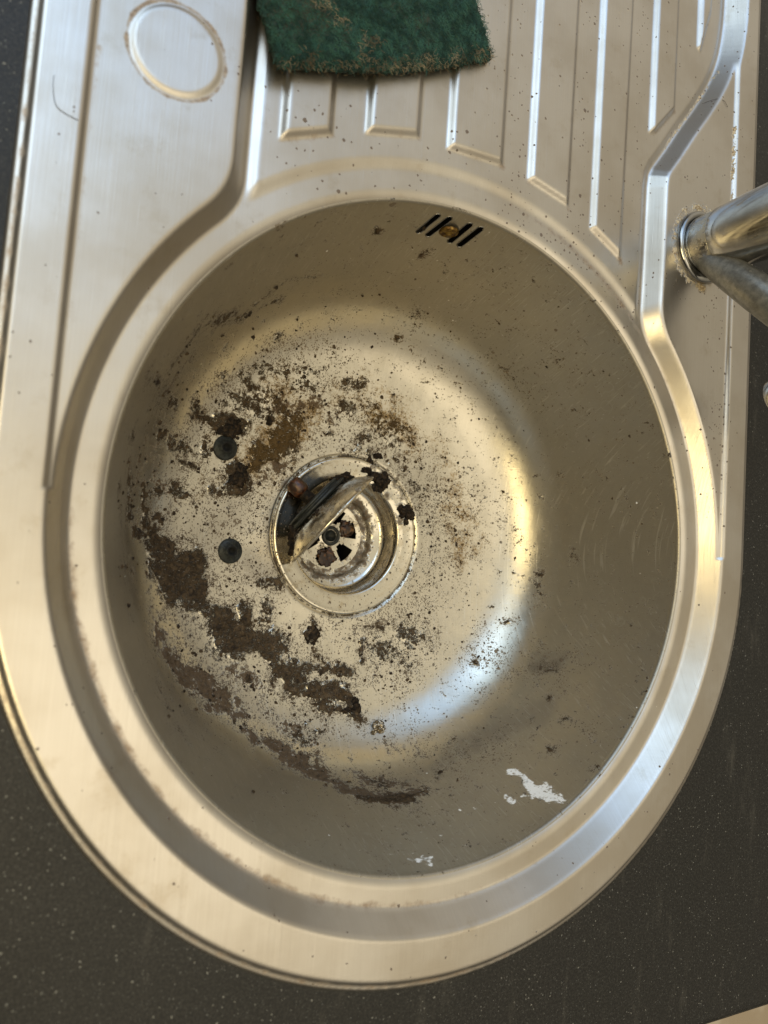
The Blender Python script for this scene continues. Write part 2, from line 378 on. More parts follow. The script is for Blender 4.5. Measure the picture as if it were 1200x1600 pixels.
def worktop():
    n = 720; cy = .2
    def inner(a):
        dx, dy = math.cos(a), math.sin(a); ts = []
        R = .233
        if abs(dx) > 1e-9:
            t = R/abs(dx); y = cy+t*dy
            if 0 <= y <= .65: ts.append(t)
        if dy > 0: ts.append((.65-cy)/dy)
        if dy < 0:   # circle about origin
            b = cy*dy; c = cy*cy-R*R; disc = b*b-c
            if disc >= 0:
                t = -b+math.sqrt(disc)
                if cy+t*dy <= 0: ts.append(t)
        t = min(ts); return t*dx, cy+t*dy
    x0, x1, y0, y1 = -.315, .40, -.3035, 1.0
    def outer(a):
        dx, dy = math.cos(a), math.sin(a)
        t = min((x1 if dx > 0 else x0)/dx if abs(dx) > 1e-9 else 9, ((y1 if dy > 0 else y0)-cy)/dy if abs(dy) > 1e-9 else 9)
        return t*dx, cy+t*dy
    angs = sorted([2*math.pi*k/n for k in range(n)]+[math.atan2(y-cy, x) % (2*math.pi) for x in (x0, x1) for y in (y0, y1)])
    rings = []
    I = [inner(a) for a in angs]; O = [outer(a) for a in angs]
    rings.append([(x, y, WT-.03) for x, y in I]); rings.append([(x, y, WT) for x, y in I])
    for k in range(1, 9):
        t = k/8; rings.append([(i[0]*(1-t)+o[0]*t, i[1]*(1-t)+o[1]*t, WT) for i, o in zip(I, O)])
    def off(o, d):
        x, y = o; e = 1e-6; px = py = 0
        if abs(x-x0) < e: px = -d
        if abs(x-x1) < e: px = d
        if abs(y-y0) < e: py = -d
        if abs(y-y1) < e: py = d
        return x+px, y+py
    for k in range(1, 7):
        a = math.pi/2*k/6; rings.append([(*off(o, .008*math.sin(a)), WT-.008*(1-math.cos(a))) for o in O])
    rings.append([(*off(o, .008), WT-.038) for o in O])
    rings.append([(x*.98, y, WT-.04) for x, y in O])
    m = len(angs); V = [v for r in rings for v in r]; F = []
    for i in range(len(rings)-1):
        for k in range(m): F.append((i*m+k, (i+1)*m+k, (i+1)*m+(k+1) % m, i*m+(k+1) % m))
    o = mesh_obj('worktop', V, F, M_work, smooth=False); tag(o, kind='structure'); return o
worktop()

# ------------------------------------------------------------------ sink sheet (height field)
def poly_sdf(x, y, P):
    P = np.asarray(P, float); d = np.full(x.shape, 1e9); inside = np.zeros(x.shape, bool)
    for i in range(len(P)):
        ax, ay = P[i]; bx, by = P[(i+1) % len(P)]
        ex, ey = bx-ax, by-ay; wx, wy = x-ax, y-ay
        t = np.clip((wx*ex+wy*ey)/(ex*ex+ey*ey), 0, 1)
        d = np.minimum(d, np.hypot(wx-ex*t, wy-ey*t))
        c = ((ay > y) != (by > y)) & (x < (bx-ax)*(y-ay)/((by-ay) if by != ay else 1e-12)+ax)
        inside ^= c
    return np.where(inside, -d, d)
YT = .60
_arc = [(.2119, .435), (.2117, .413), (.2104, .390), (.2058, .3655), (.1970, .3435), (.1840, .3215), (.1680, .2985), (.1552, .2790), (.1440, .2630)]
DRAIN = [(-.137, .08), (-.137, YT), (.2120, YT)]+[(v.x, v.y) for v in catmull([(a, b, 0) for a, b in _arc], 6)]+[(.1412, .2570), (.1402, .2480), (.1400, .20), (.1385, .13), (.1, .1), (0, .05)]
RIBS = [[(-.1240, .57), (-.1225, .1900), (-.0925, .2030), (-.0945, .57)],
        [(-.0755, .57), (-.0745, .2100), (-.0395, .2195), (-.0397, .57)],
        [(-.0225, .57), (-.0220, .2190), (.0188, .2215), (.0196, .57)],
        [(.0370, .57), (.0370, .2190), (.0715, .2120), (.0728, .57)],
        [(.0895, .57), (.0892, .2030), (.1180, .1890), (.1210, .57)],
        [(.1382, .57), (.1378, .2840), (.1450, .2865), (.1628, .3085), (.1632, .57)],
        [(.1810, .57), (.1818, .3640), (.1863, .3610), (.1960, .3950), (.1985, .44), (.1990, .57)]]
KX, KY, KR = -.1778, .2110, .0222
def height(x, y):
    r = np.hypot(x, y)
    ddr = poly_sdf(x, y, DRAIN)
    dB = smin(r-.2030, ddr, .012)
    up = lin(dB/.0130)
    cap = HP+(H-HP)*sm((np.abs(x)-.2135)/.0035)
    cap = np.where(y > 0, np.maximum(cap, np.where(y > YT+.02, H, 0)), H)
    z = np.minimum(H*up, cap)
    z = smin(H*up, cap, .0012)+.0003*up
    # drainer pan detail
    w = sm(-ddr/.006)*sm((r-.2045)/.007)
    z = z+.0017*w
    for P in RIBS:
        bx0 = min(p[0] for p in P)-.01; bx1 = max(p[0] for p in P)+.01
        m = (x > bx0) & (x < bx1) & (y > .17)
        d = poly_sdf(x[m], y[m], P); z[m] += .0028*lin(-d/.0042, .2)
    # bead next to the opening
    z = z-.0014*np.clip((.1945-r)/.0047, 0, 1)**2
    # knock-out disc
    rk = np.hypot(x-KX, y-KY)
    z = z+.0010*lin((KR-rk)/.0030, .4)
    # outer edge
    dO = np.where(y < 0, RO-r, np.minimum(RO-np.abs(x), .665-y))
    z = np.where(dO < .0065, LIP+(z-LIP)*sm((dO-.0026)/.0034), z)
    z = z-(LIP-WT-.0002)*(1-sm(dO/.0012))
    return z
def stroke_d(x, y, pts):
    d = np.full(x.shape, 1e9)
    for (ax, ay), (bx, by) in zip(pts[:-1], pts[1:]):
        ex, ey = bx-ax, by-ay; t = np.clip(((x-ax)*ex+(y-ay)*ey)/(ex*ex+ey*ey+1e-12), 0, 1)
        d = np.minimum(d, np.hypot(x-ax-ex*t, y-ay-ey*t))
    return d

sink = empty('kitchen_sink'); tag(sink, 'dirty round-bowl stainless steel kitchen sink with ribbed drainer set into the black worktop', 'sink')
def sheet():
    s = .001
    xs = np.arange(-241, 242)*s
    ys = np.concatenate([np.arange(-241, 450)*s, np.arange(452, 666, 3)*s])
    X, Y = np.meshgrid(xs, ys); nx, ny = len(xs), len(ys)
    X = X.ravel().copy(); Y = Y.ravel().copy(); R = np.hypot(X, Y)
    idx = np.arange(nx*ny).reshape(ny, nx)
    F = np.stack([idx[:-1, :-1], idx[:-1, 1:], idx[1:, 1:], idx[1:, :-1]], -1).reshape(-1, 4)
    RI = .201
    cx, cyy = X[F].mean(1), Y[F].mean(1); rc = np.hypot(cx, cyy)
    keep = (rc > RI) & ~((cyy < 0) & (rc > RO))
    F = F[keep]
    # directed boundary edges
    E = np.concatenate([F[:, [0, 1]], F[:, [1, 2]], F[:, [2, 3]], F[:, [3, 0]]])
    key = E[:, 0].astype(np.int64)*(nx*ny)+E[:, 1]; rev = E[:, 1].astype(np.int64)*(nx*ny)+E[:, 0]
    bd = E[~np.isin(key, rev)]
    bv = np.unique(bd); rb = np.hypot(X[bv], Y[bv])
    inn = bv[rb < .21]; outv = bv[(rb > .225) & (Y[bv] < 0)]
    f = RI/np.hypot(X[inn], Y[inn]); X[inn] *= f; Y[inn] *= f
    f = RO/np.hypot(X[outv], Y[outv]); X[outv] *= f; Y[outv] *= f
    ang = np.arctan2(Y[inn], X[inn]); o = np.argsort(ang); inn = inn[o]; ang = ang[o]
    # polar ledge ring from RI inwards to the opening
    rad = np.array([.2005, .200, .199, .198, .197, .196, .195, .194, .193, .192, .1913, .1907, .1902, .1898])
    n0 = len(X); m = len(inn); px = []; py = []; FF = []
    prev = inn
    for k, r in enumerate(rad):
        px.append(r*np.cos(ang)); py.append(r*np.sin(ang)); cur = n0+k*m+np.arange(m)
        FF.append(np.stack([prev, np.roll(prev, -1), np.roll(cur, -1), cur], -1)); prev = cur
    X = np.concatenate([X]+px); Y = np.concatenate([Y]+py)
    F = np.concatenate([F]+FF)
    # outer skirt for the thickness of the lip
    used = np.unique(F); remap = -np.ones(len(X), int); remap[used] = np.arange(len(used))
    X = X[used]; Y = Y[used]; F = remap[F]
    Z = height(X, Y)
    r = np.hypot(X, Y)
    # grime maps
    crust = np.zeros(len(X)); grime = np.zeros(len(X)); speck = np.zeros(len(X))
    tx, ty = .1850, .2135; rt = np.hypot(X-tx, Y-ty)
    crust += .60*np.exp(-((rt-.0275)/.0055)**2)*(1-.75*sm((X-tx)/.02)); grime += .5*np.exp(-(rt/.045)**2)
    crust += .62*np.exp(-(stroke_d(X, Y, [(.2140, .31), (.2145, .225)])/.0022)**2)
    crust += .25*np.exp(-(stroke_d(X, Y, [(.2145, .40), (.2150, .31)])/.0018)**2)
    crust += .55*np.exp(-(stroke_d(X, Y, [(.205, .355), (.195, .338), (.183, .320), (.165, .294), (.154, .278)])/.0026)**2)
    crust += .22*np.exp(-(stroke_d(X, Y, [(.165, .255), (.19, .25), (.18, .29)])/.010)**2)
    ledge = np.exp(-((r-.2030)/.0034)**2)
    a = np.degrees(np.arctan2(Y, X))
    grime += ledge*(.45*np.exp(-((a-60)/28)**2)+.44*np.exp(-((a+110)/38)**2)+.40*np.exp(-((a+165)/25)**2)+.20)
    crust += ledge*(.40*np.exp(-((a-52)/22)**2)+.20*np.exp(-((a+120)/25)**2)+.30*np.exp(-((a+55)/15)**2))
    for P in RIBS:
        d = np.abs(stroke_d(X, Y, P[1:-1])); grime += .42*np.exp(-(d/.0035)**2); crust += .22*np.exp(-(d/.002)**2)
        dl = stroke_d(X, Y, [P[-1], P[-2]]); grime += .25*np.exp(-(dl/.0025)**2)
    rk = np.hypot(X-KX, Y-KY); grime += .75*np.exp(-((rk-KR-.0010)/.0016)**2)
    grime += .40*np.exp(-(stroke_d(X, Y, [(-.2120, .2), (-.2120, .07)])/.0022)**2)
    dOl = np.where(Y < 0, RO-r, RO-np.abs(X))
    grime += .55*np.exp(-((dOl-.0028)/.0022)**2)*(X < .05)
    speck += .55*np.exp(-(stroke_d(X, Y, [(.20, .19), (.205, .14), (.207, .09)])/.008)**2)
    speck += 1.6*np.exp(-(stroke_d(X, Y, [(.206, .085), (.213, .03)])/.007)**2)*.35
    speck += .10*(Y > .17)*(X > -.13)+.5*np.exp(-(stroke_d(X, Y, [(.03, .205), (.09, .18), (.13, .155)])/.012)**2)
    for gx in (.028, .0815, .1295): speck += .35*np.exp(-((X-gx)/.006)**2)*(Y > .2)
    ob = mesh_obj('drainer_sheet', np.stack([X, Y, Z], 1), F, M_top, sink, True, {'crust': crust, 'grime': grime, 'speck': speck})
    # faces must look up
    me = ob.data; me.update()
    if me.polygons[1000].normal.z < 0: me.flip_normals()
sheet()

# ------------------------------------------------------------------ basin
ZB = -.133
STROKES = [
('D', -0.1427, 0.0999, -0.0507, -0.1045, 0.1252, -0.0887, 0.0041, 0.62),
('D', -0.1264, 0.113, -0.0666, -0.1026, 0.128, -0.0854, 0.0039, 0.6),
('D', -0.0909, 0.1356, -0.0883, -0.0802, 0.1417, -0.0896, 0.0029, 0.6),
('D', -0.1418, 0.0967, -0.0594, -0.1504, 0.0811, -0.0622, 0.0045, 0.5),
('D', -0.1715, 0.0649, -0.019, -0.147, 0.067, -0.0935, 0.005, 0.45),
('D', -0.1408, 0.0678, -0.1037, -0.1371, 0.0683, -0.108, 0.004, 0.6),
('S', -0.1629, 0.0651, -0.0463, -0.123, 0.0692, -0.1191, 0.0142, 0.6),
('S', -0.1392, 0.0957, -0.0687, -0.1053, 0.1116, -0.1075, 0.0115, 0.35),
('D', -0.0715, 0.1259, -0.1164, -0.0693, 0.1294, -0.1147, 0.0026, 0.75),
('S', -0.0659, 0.1207, -0.1213, -0.0227, 0.1322, -0.123, 0.0062, 0.8),
('S', -0.0775, 0.1235, -0.1155, -0.0172, 0.1312, -0.1239, 0.0096, 0.45),
('D', -0.0703, 0.154, -0.0674, -0.0887, 0.1438, -0.0687, 0.0021, 0.4),
('D', -0.0933, 0.1397, -0.072, -0.1011, 0.1324, -0.0767, 0.0016, 0.6),
('H', -0.0647, 0.1564, -0.0677, -0.0955, 0.1419, -0.0615, 0.0067, 0.5),
('H', -0.0601, 0.1485, -0.0967, -0.0408, 0.1537, -0.099, 0.0087, 0.3),
('H', -0.064, 0.1562, -0.0692, 0.0268, 0.1727, -0.0487, 0.0042, 0.15),
('D', -0.0942, 0.0979, -0.1222, -0.0942, 0.0979, -0.1222, 0.003, 0.7),
('D', -0.0862, 0.0977, -0.1247, -0.0822, 0.0944, -0.1264, 0.0053, 0.62),
('D', -0.0776, 0.1079, -0.1236, -0.0724, 0.107, -0.1251, 0.0044, 0.55),
('S', -0.0815, 0.1029, -0.1243, -0.0612, 0.0986, -0.1284, 0.0154, 0.8),
('D', -0.1025, 0.0674, -0.127, -0.0888, 0.0643, -0.1295, 0.0056, 1.0),
('D', -0.0978, 0.0628, -0.1283, -0.0953, 0.0649, -0.1285, 0.0056, 1.0),
('D', -0.0829, 0.0696, -0.1298, -0.0819, 0.0689, -0.13, 0.0022, 1.0),
('D', -0.0673, 0.0736, -0.1311, -0.0661, 0.0716, -0.1314, 0.0027, 1.0),
('D', -0.088, 0.0337, -0.1318, -0.0822, 0.031, -0.1325, 0.0056, 1.05),
('D', -0.0783, 0.0241, -0.1331, -0.1029, 0.0199, -0.1304, 0.0039, 0.85),
('D', -0.1294, 0.0198, -0.1244, -0.1204, 0.0186, -0.1272, 0.0038, 0.8),
('D', -0.1401, 0.015, -0.1192, -0.139, 0.0136, -0.12, 0.0033, 0.85),
('D', -0.1494, 0.0174, -0.1111, -0.1494, 0.0174, -0.1111, 0.002, 0.9),
('D', -0.0743, 0.0529, -0.1321, -0.0734, 0.0443, -0.1328, 0.0075, 0.8),
('D', -0.0584, 0.0596, -0.133, -0.0499, 0.0698, -0.1328, 0.0071, 0.75),
('D', -0.0508, 0.0563, -0.1335, -0.0689, 0.0471, -0.133, 0.0054, 0.7),
('G', -0.0759, 0.0461, -0.1324, -0.0475, 0.0702, -0.1328, 0.0149, 0.9),
('G', -0.0647, 0.0893, -0.1294, -0.0389, 0.0805, -0.1324, 0.0178, 0.7),
('G', -0.0971, 0.0494, -0.1297, -0.0632, 0.0369, -0.1338, 0.0173, 0.45),
('G', -0.0585, 0.0375, -0.1339, -0.1161, 0.0195, -0.1281, 0.0111, 0.35),
('D', -0.0875, 0.0828, -0.1275, -0.0593, 0.0859, -0.1304, 0.0052, 0.5),
('D', -0.0587, 0.0816, -0.131, -0.0432, 0.0754, -0.1327, 0.0049, 0.62),
('D', -0.0469, 0.1014, -0.1292, -0.0319, 0.1019, -0.13, 0.0059, 0.45),
('D', -0.0799, 0.0949, -0.1267, -0.0647, 0.0893, -0.1294, 0.0053, 0.5),
('D', -0.1239, 0.0728, -0.1172, -0.1175, 0.0705, -0.1215, 0.0029, 0.6),
('D', -0.1086, 0.0915, -0.1185, -0.1059, 0.091, -0.12, 0.0021, 0.7),
('D', -0.1154, 0.0669, -0.1234, -0.1083, 0.0663, -0.1259, 0.0025, 0.85),
('D', -0.1246, 0.0649, -0.1194, -0.1221, 0.0646, -0.1209, 0.0021, 0.8),
('D', -0.1332, 0.0472, -0.119, -0.1272, 0.0444, -0.1227, 0.0033, 0.62),
('D', -0.1747, 0.0333, -0.0381, -0.1684, 0.0381, -0.0559, 0.0027, 0.7),
('D', -0.1591, 0.0344, -0.0898, -0.1568, 0.0328, -0.0965, 0.0015, 0.8),
('D', -0.1441, 0.0521, -0.1079, -0.1389, 0.0517, -0.1133, 0.0028, 0.8),
('D', -0.1303, 0.0438, -0.1213, -0.1284, 0.0462, -0.1219, 0.0021, 0.8),
('D', -0.1211, 0.0435, -0.1253, -0.1239, 0.047, -0.1238, 0.0017, 0.8),
('D', -0.1127, 0.0478, -0.1271, -0.1106, 0.0493, -0.1273, 0.0026, 0.8),
('D', -0.1244, 0.0348, -0.1251, -0.1197, 0.0326, -0.1267, 0.0025, 0.75),
('D', -0.1424, 0.0315, -0.1154, -0.1404, 0.0339, -0.1166, 0.0016, 0.7),
('S', -0.1108, 0.08, -0.1218, -0.0682, 0.0799, -0.1303, 0.0235, 0.95),
('S', -0.1378, 0.0462, -0.1159, -0.1015, 0.0487, -0.129, 0.0206, 0.9),
('S', -0.1085, 0.0309, -0.1289, -0.0708, 0.0185, -0.1337, 0.0256, 0.85),
('S', -0.1485, 0.0245, -0.111, -0.1328, 0.0113, -0.1234, 0.0162, 0.7),
('S', -0.1016, 0.0066, -0.1308, -0.0696, 0.0056, -0.1339, 0.0192, 0.9),
('S', -0.0624, 0.0282, -0.1339, -0.0514, 0.0117, -0.1344, 0.0177, 0.75),
('S', -0.0383, 0.0761, -0.1328, 0.0028, 0.0733, -0.1338, 0.0204, 0.9),
('S', -0.0224, 0.1059, -0.1297, 0.0108, 0.0932, -0.1318, 0.0162, 0.7),
('D', -0.0673, 0.106, -0.1263, -0.0575, 0.1058, -0.1275, 0.0036, 0.4),
('D', -0.0479, 0.1077, -0.128, -0.0434, 0.1108, -0.1278, 0.0041, 0.45),
('D', -0.0344, 0.1169, -0.1271, -0.0389, 0.1139, -0.1275, 0.0032, 0.4),
('D', -0.0149, 0.1073, -0.1298, -0.0021, 0.1086, -0.1297, 0.0046, 0.55),
('D', -0.0153, 0.0935, -0.1318, -0.002, 0.0911, -0.1322, 0.0056, 0.62),
('D', 0.0076, 0.0974, -0.1314, 0.0166, 0.0894, -0.1322, 0.0042, 0.5),
('D', 0.0199, 0.0852, -0.1326, 0.0455, 0.0746, -0.1326, 0.0052, 0.62),
('D', 0.0239, 0.074, -0.1334, 0.0351, 0.0707, -0.1333, 0.0043, 0.55),
('G', 0.0166, 0.0894, -0.1322, 0.0455, 0.0746, -0.1326, 0.0104, 0.8),
('G', -0.021, 0.0971, -0.1311, 0.016, 0.094, -0.1317, 0.0138, 0.45),
('D', 0.0056, 0.0713, -0.1338, 0.0181, 0.0684, -0.1338, 0.0037, 0.75),
('D', -0.0148, 0.0822, -0.133, -0.0138, 0.0823, -0.133, 0.0018, 0.8),
('D', -0.0205, 0.0744, -0.1334, -0.0179, 0.0739, -0.1336, 0.0023, 0.75),
('D', -0.0003, 0.0625, -0.1342, 0.0038, 0.064, -0.1341, 0.0028, 0.7),
('D', 0.012, 0.0604, -0.1342, 0.0157, 0.0554, -0.1355, 0.0033, 0.85),
('D', 0.0213, 0.0451, -0.1344, 0.0269, 0.0434, -0.1344, 0.0047, 0.8),
('D', 0.0334, 0.0609, -0.1339, 0.0351, 0.0607, -0.1339, 0.0019, 0.8),
('D', 0.0285, 0.0555, -0.1341, 0.0291, 0.0556, -0.1342, 0.0019, 0.85),
('D', 0.0433, 0.055, -0.1339, 0.0433, 0.055, -0.1339, 0.0019, 0.7),
('D', 0.0466, 0.0239, -0.1344, 0.0509, 0.0195, -0.1344, 0.0043, 0.9),
('D', 0.0533, 0.0426, -0.1339, 0.0607, 0.0351, -0.1339, 0.0044, 0.5),
('S', 0.0368, 0.0541, -0.134, 0.0839, 0.0252, -0.1325, 0.0201, 0.95),
('S', 0.0507, 0.0219, -0.1344, 0.081, -0.0096, -0.1331, 0.0168, 0.8),
('S', 0.0708, -0.0249, -0.1336, 0.056, -0.0544, -0.1334, 0.0146, 0.75),
('S', 0.0809, 0.0546, -0.1314, 0.1074, 0.0073, -0.1299, 0.0168, 0.5),
('S', 0.0613, 0.1371, -0.1114, 0.1054, 0.1145, -0.1047, 0.0292, 0.1),
('S', -0.0435, 0.1432, -0.112, 0.0948, 0.1366, -0.0778, 0.0315, 0.1),
('S', 0.1257, 0.0392, -0.1241, 0.1273, 0.014, -0.1255, 0.0036, 0.75),
('S', 0.131, 0.0346, -0.1224, 0.1385, -0.0003, -0.1207, 0.0051, 0.35),
('G', 0.0803, 0.0595, -0.1311, 0.1078, 0.0024, -0.1299, 0.0119, 0.5),
('G', 0.0941, 0.0013, -0.1318, 0.0964, -0.0085, -0.1315, 0.007, 0.6),
('G', 0.067, 0.0775, -0.1307, 0.0797, 0.0643, -0.1307, 0.0088, 0.35),
('D', -0.166, 0.0177, -0.0755, -0.1597, 0.0033, -0.0976, 0.0041, 0.72),
('D', -0.1591, 0.0183, -0.0967, -0.157, -0.0037, -0.1025, 0.0035, 0.6),
('D', -0.1623, -0.0009, -0.0912, -0.1564, -0.0044, -0.1034, 0.0027, 0.75),
('D', -0.1509, 0.0144, -0.1099, -0.1486, 0.0051, -0.1129, 0.002, 0.9),
('D', -0.1465, 0.0035, -0.1148, -0.1434, -0.004, -0.1174, 0.0024, 0.9),
('D', -0.1489, 0.0109, -0.1123, -0.1422, 0.0139, -0.1178, 0.002, 0.8),
('D', -0.1406, 0.0003, -0.1194, -0.1334, -0.0049, -0.1234, 0.0016, 0.85),
('D', -0.1321, -0.0047, -0.1239, -0.1313, -0.0127, -0.124, 0.0015, 0.8),
('D', -0.1526, -0.0108, -0.1081, -0.1405, -0.0104, -0.1192, 0.0028, 0.95),
('D', -0.1627, -0.0386, -0.0747, -0.1576, -0.0317, -0.0952, 0.0015, 0.8),
('D', -0.1558, -0.0346, -0.0979, -0.1542, -0.0317, -0.1019, 0.0016, 0.8),
('D', -0.1681, -0.0299, -0.0625, -0.1708, -0.0332, -0.0513, 0.0032, 0.35),
('D', -0.1769, 0.0055, -0.0412, -0.1687, -0.0024, -0.0695, 0.0048, 0.4),
('S', -0.1626, 0.0099, -0.0892, -0.1364, 0.0028, -0.1219, 0.0134, 0.8),
('S', -0.1663, -0.0195, -0.0739, -0.1578, -0.0371, -0.0919, 0.0111, 0.5),
('D', -0.1412, -0.0175, -0.1183, -0.1291, -0.0173, -0.1247, 0.0057, 1.05),
('D', -0.1385, -0.0232, -0.1195, -0.1313, -0.0287, -0.1229, 0.0062, 1.0),
('D', -0.1282, -0.0285, -0.1243, -0.1116, -0.0295, -0.1285, 0.0083, 1.05),
('D', -0.1262, -0.0383, -0.1241, -0.1085, -0.0416, -0.1283, 0.0092, 1.0),
('D', -0.1213, -0.0461, -0.1249, -0.1057, -0.0496, -0.1282, 0.0084, 1.05),
('D', -0.1009, -0.0556, -0.1285, -0.0896, -0.0594, -0.1299, 0.0064, 0.95),
('D', -0.1403, -0.0292, -0.1175, -0.1414, -0.0331, -0.1159, 0.0037, 0.7),
('D', -0.1125, -0.0193, -0.1287, -0.1163, -0.0257, -0.1278, 0.0034, 0.85),
('D', -0.0892, -0.0655, -0.1293, -0.0728, -0.0757, -0.1303, 0.0103, 1.0),
('D', -0.0764, -0.0527, -0.132, -0.0714, -0.0589, -0.132, 0.0056, 0.95),
('D', -0.0682, -0.0756, -0.1308, -0.0493, -0.0796, -0.1319, 0.0087, 0.9),
('D', -0.0864, -0.0757, -0.1286, -0.077, -0.0839, -0.1288, 0.0069, 0.7),
('D', -0.0538, -0.0839, -0.1311, -0.044, -0.0944, -0.1304, 0.0075, 0.9),
('D', -0.0639, -0.0351, -0.1337, -0.0519, -0.0388, -0.1341, 0.0053, 0.62),
('D', -0.0484, -0.0321, -0.1351, -0.0494, -0.0408, -0.1341, 0.0036, 0.62),
('D', -0.0604, -0.05, -0.1334, -0.0575, -0.0585, -0.1331, 0.0048, 0.55),
('D', -0.0522, -0.069, -0.1327, -0.0497, -0.0711, -0.1327, 0.0035, 0.6),
('S', -0.0913, -0.0676, -0.1288, -0.044, -0.0923, -0.1307, 0.0236, 1.1),
('S', -0.1121, -0.0234, -0.1286, -0.0935, -0.0346, -0.1311, 0.0169, 0.9),
('S', -0.0986, -0.0266, -0.1307, -0.0582, -0.0196, -0.1342, 0.0192, 0.5),
('H', -0.067, -0.0245, -0.1338, -0.0525, -0.0323, -0.1341, 0.0131, 0.6),
('H', -0.1085, -0.0149, -0.1296, -0.0882, 0.008, -0.1325, 0.017, 0.45),
('H', 0.0188, 0.0093, -0.1344, 0.0591, 0.052, -0.1334, 0.0187, 0.25),
('S', -0.118, -0.0697, -0.1216, -0.0903, -0.0918, -0.1253, 0.0188, 0.8),
('S', -0.044, -0.0923, -0.1307, -0.0341, -0.1092, -0.1287, 0.0156, 1.0),
('D', -0.0392, -0.0966, -0.1304, -0.0294, -0.1009, -0.1303, 0.0063, 0.9),
('D', -0.0317, -0.1059, -0.1294, -0.0097, -0.1096, -0.1295, 0.0067, 0.95),
('D', -0.0148, -0.0958, -0.1315, -0.009, -0.0932, -0.1319, 0.0041, 0.9),
('D', -0.0024, -0.0958, -0.1316, 0.0077, -0.0993, -0.1311, 0.0041, 0.9),
('D', -0.0073, -0.1075, -0.1299, 0.0027, -0.1098, -0.1296, 0.0055, 0.9),
('D', -0.0157, -0.1159, -0.1282, -0.0048, -0.1174, -0.1281, 0.0064, 0.85),
('D', -0.0247, -0.0945, -0.1314, -0.0199, -0.0924, -0.1318, 0.0032, 0.9),
('S', -0.0244, -0.1094, -0.1291, -0.0049, -0.1225, -0.1271, 0.0181, 1.1),
('S', -0.0718, -0.1002, -0.1268, -0.0436, -0.1172, -0.1264, 0.0196, 0.65),
('D', 0.0075, -0.1236, -0.1267, 0.0026, -0.1209, -0.1274, 0.0028, 0.95),
('D', 0.0097, -0.1142, -0.1286, 0.0162, -0.1271, -0.1255, 0.0037, 1.0),
('D', -0.0239, -0.0684, -0.1338, -0.0191, -0.0661, -0.1339, 0.0036, 1.0),
('D', -0.0217, -0.0727, -0.1336, -0.0217, -0.0727, -0.1336, 0.0036, 0.95),
('D', -0.0202, -0.0841, -0.1327, -0.0196, -0.085, -0.1326, 0.0016, 1.0),
('D', -0.0151, -0.0871, -0.1325, -0.0151, -0.0871, -0.1325, 0.0018, 0.9),
('D', -0.07, -0.1015, -0.1268, -0.069, -0.1027, -0.1267, 0.0026, 0.95),
('D', -0.0436, -0.1123, -0.1275, -0.0436, -0.1123, -0.1275, 0.0013, 0.9),
('D', -0.0485, -0.104, -0.1286, -0.0484, -0.1056, -0.1284, 0.0022, 0.8),
('D', -0.0177, -0.1303, -0.1243, -0.0202, -0.1309, -0.1237, 0.0032, 0.75),
('D', -0.0299, -0.1305, -0.1232, -0.0259, -0.1291, -0.1241, 0.0013, 0.7),
('D', -0.0493, -0.1287, -0.1211, -0.0466, -0.127, -0.1225, 0.0031, 0.5),
('D', -0.0258, -0.1357, -0.121, -0.0353, -0.1441, -0.1132, 0.0045, 0.5),
('D', 0.0192, -0.0627, -0.1341, 0.0205, -0.0672, -0.1339, 0.0028, 0.8),
('D', 0.0299, -0.067, -0.1337, 0.0304, -0.0674, -0.1337, 0.0019, 0.9),
('D', 0.0173, -0.0764, -0.1334, 0.015, -0.0832, -0.1328, 0.0028, 0.75),
('D', 0.0152, -0.09, -0.1322, 0.0162, -0.0891, -0.1323, 0.0023, 0.85),
('D', 0.0511, -0.0664, -0.133, 0.0619, -0.0684, -0.1321, 0.0067, 0.62),
('D', 0.0545, -0.0733, -0.1322, 0.0566, -0.0755, -0.1318, 0.0048, 0.65),
('S', 0.0457, -0.0642, -0.1334, 0.0673, -0.0776, -0.1307, 0.0143, 1.0),
('S', 0.0306, -0.0876, -0.132, 0.0462, -0.0964, -0.13, 0.0161, 0.8),
('S', 0.0141, -0.0651, -0.1341, 0.0357, -0.11, -0.1284, 0.014, 0.6),
('S', -0.0062, -0.0568, -0.1356, 0.0138, -0.0606, -0.1342, 0.0092, 0.7),
('S', 0.05, -0.0452, -0.134, 0.0668, -0.054, -0.1328, 0.0105, 0.7),
('B', -0.1354, -0.069, -0.1094, -0.1321, -0.0739, -0.11, 0.0056, 0.95),
('B', -0.1299, -0.0785, -0.1096, -0.1138, -0.0943, -0.1137, 0.007, 0.72),
('B', -0.1164, -0.0958, -0.1107, -0.0977, -0.1047, -0.1175, 0.0062, 0.85),
('B', -0.1001, -0.1046, -0.1164, -0.0861, -0.1093, -0.1203, 0.0058, 0.95),
('B', -0.0992, -0.1152, -0.1094, -0.0773, -0.1185, -0.1188, 0.0048, 0.85),
('B', -0.0888, -0.1128, -0.1173, -0.0866, -0.1148, -0.1171, 0.0044, 0.9),
('B', -0.0744, -0.1139, -0.1221, -0.0734, -0.1188, -0.12, 0.0035, 0.9),
('D', -0.0897, -0.1187, -0.1128, -0.074, -0.1284, -0.1133, 0.0038, 0.45),
('B', -0.0765, -0.1281, -0.1124, -0.0674, -0.1326, -0.1129, 0.0029, 0.85),
('B', -0.0654, -0.1345, -0.1121, -0.0458, -0.1449, -0.1095, 0.005, 0.85),
('B', -0.0465, -0.1464, -0.1074, -0.0237, -0.1562, -0.1009, 0.006, 0.95),
('B', -0.0234, -0.1484, -0.1113, -0.0232, -0.1523, -0.1068, 0.0021, 1.0),
('B', -0.0237, -0.1562, -0.1009, -0.0111, -0.1645, -0.0829, 0.0056, 0.75),
